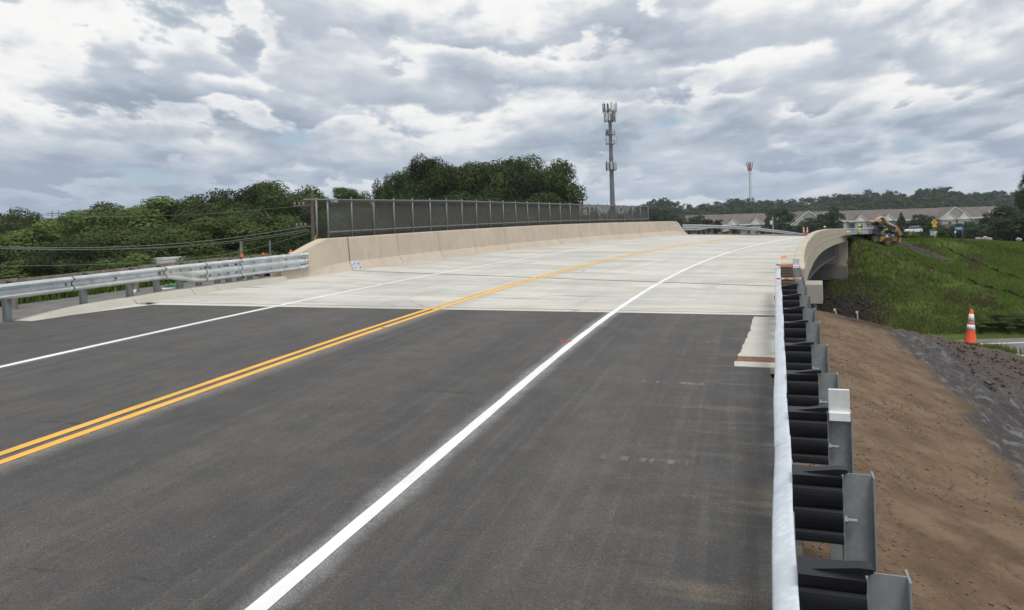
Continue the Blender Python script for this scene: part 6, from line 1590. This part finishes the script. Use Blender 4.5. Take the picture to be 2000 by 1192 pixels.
# white car, green topped bin, red truck, shelter, boulders, poles
def car(loc, rz, label, col, sc=1.0):
    o = thing("car", label, "car", loc, rz); o.scale = (sc,) * 3; pm = simple("car_paint", col, .25, var=.03); gl_ = simple("dark_window_glass", (.02, .025, .03), .12)
    sec = [(-2.2, .75, .45, .80), (-2.1, .88, .35, 1.0), (-1.2, .92, .32, 1.05), (0, .92, .30, 1.05), (1.2, .92, .32, 1.0), (2.0, .88, .36, .88), (2.2, .78, .45, .75)]
    m = MB(); m.loft([[Vector((x, -w, zb_)), Vector((x, -w * 1.0, (zb_ + zt) / 2)), Vector((x, -w * .93, zt)), Vector((x, w * .93, zt)), Vector((x, w, (zb_ + zt) / 2)), Vector((x, w, zb_))] for x, w, zb_, zt in sec]); m.build("body", pm, o, smooth=False)
    m = MB(); m.loft([[Vector((x, -w, z)), Vector((x, w, z)), Vector((x2, w2, z2)), Vector((x2, -w2, z2))] for x, w, z, x2, w2, z2 in ((-1.9, .84, 1.0, -1.6, .70, 1.58), (1.15, .84, 1.0, .35, .70, 1.60))]); m.build("cabin", gl_, o)
    m = MB(); m.box((-.62, 0, 1.60), (1.9, 1.42, .07), None, .03); m.build("roof", pm, o)
    for x in (-1.35, 1.35):
        for y in (-.84, .84): m = MB(); m.lathe([(.25, -.1), (.33, -.09), (.33, .09), (.25, .1)], n=18, M=Matrix.Translation((x, y, .33)) @ Matrix.Rotation(R(90), 4, 'X')); w = m.build("wheel", RUB, o); m = MB(); m.lathe([(.19, -.11), (.19, .11)], n=12, M=Matrix.Translation((x, y, .33)) @ Matrix.Rotation(R(90), 4, 'X')); m.build("rim", STEEL, w)
    for y in (-.6, .6): m = MB(); m.box((2.16, y, .72), (.08, .32, .14), None, .02); m.build("headlight", CONEW, o)
    return o
q = PX(1784, 456, 170); car((q.x, 170, q.z), R(-152), "white car parked on the road above the grass bank beside the spruce", (.62, .66, .68))
q = PX(1828, 460, 115); o = thing("bin", "white bin with a dark green lid below the yellow sign", "bin", (q.x, 115, q.z)); m = MB(); m.loft([[Vector((sx * a, sy * .6, z)) for sx, sy in ((-1, -1), (1, -1), (1, 1), (-1, 1))] for a, z in ((.52, 0), (.62, .75))]); m.build("box", CONEW, o); m = MB(); m.loft([[Vector((x, y, z)) for x, z in ((-.7, .75), (.7, .75), (.62, 1.0), (-.62, 1.0))] for y in (-.68, .68)]); m.build("lid", simple("bin_green", (.03, .09, .06), .6), o)
q = PX(1967, 467, 118); truck((q.x, q.y, q.z), R(-80), "red and white truck parked facing the bank beside the shelter", (.42, .05, .06), sc=.85, box=False)
q = PX(1980, 440, 112); g = PX(1980, 474, 112).z; o = thing("shelter", "flat roofed grey shelter on thin posts beside the red truck", "shelter", (q.x + 1.6, 112, g)); z = q.z - g; m = MB(); m.box((0, 0, z), (4.6, 2.4, .14), None, .02); m.build("roof", STEEL, o)
for x in (-1.7, 1.9):
    for y in (-.9, .9): m = MB(); m.tube((x, y, -1.0), (x, y, z), .07, n=8); m.build("post", INS, o)
q = PX(1949.5, 418, 116); g = PX(1950, 472, 116).z; o = thing("lamp_pole", "tall grey pole with a short arm between dark shrubs and the red truck", "pole", (q.x, 116, g)); z = q.z - g; m = MB(); m.tube((0, 0, -.5), (0, 0, z), .11, .08, 10); m.build("pole", INS, o); m = MB(); m.tube((0, 0, z - .1), (-1.2, 0, z + .05), .045, n=6); m.build("arm", INS, o); m = MB(); m.box((0.1, -.15, .5), (.4, .3, .9), None, .03); m.build("cabinet", MT, o)
BOU = simple("pale_boulder", (.34, .33, .32), .9, var=.2, scale=3, bump=.4)
for k, (px, py, d, sz, lab) in enumerate(((1923, 466, 92, .40, "largest pale boulder in front of the dark shrubs"), (1933, 467, 92, .28, "smaller pale boulder touching the largest one"), (1910, 467, 94, .34, "dull flat boulder near the blue sign"), (1990, 468, 100, .36, "pale block under the shelter"))):
    q = PX(px, py, d); bm = bmesh.new(); bmesh.ops.create_icosphere(bm, subdivisions=2, radius=sz); r = random.Random(k)
    for v in bm.verts: v.co *= r.uniform(.8, 1.12); v.co.z *= .75
    me = bpy.data.meshes.new("boulder"); bm.to_mesh(me); bm.free(); me.materials.append(BOU); o = np_obj("boulder", me, None, (q.x, q.y, q.z)); tag(o, lab, "boulder", "boulders along the bank top")

# ------------------------------------------------------------------ thin summer haze
m = MB(); m.box((0, 0, 30.0), (3300, 3300, 73.0))
hz, t_, b_ = newmat("summer_haze"); t_.n.remove(b_)
pv = t_.new('ShaderNodeVolumePrincipled'); pv.inputs['Color'].default_value = (0.80, 0.87, 0.95, 1); pv.inputs['Density'].default_value = HAZE; pv.inputs['Anisotropy'].default_value = 0.2
t_.link(pv.outputs[0], [q for q in t_.n if q.type == 'OUTPUT_MATERIAL'][0].inputs['Volume'])
haze = m.build("haze", hz); haze['kind'] = 'stuff'
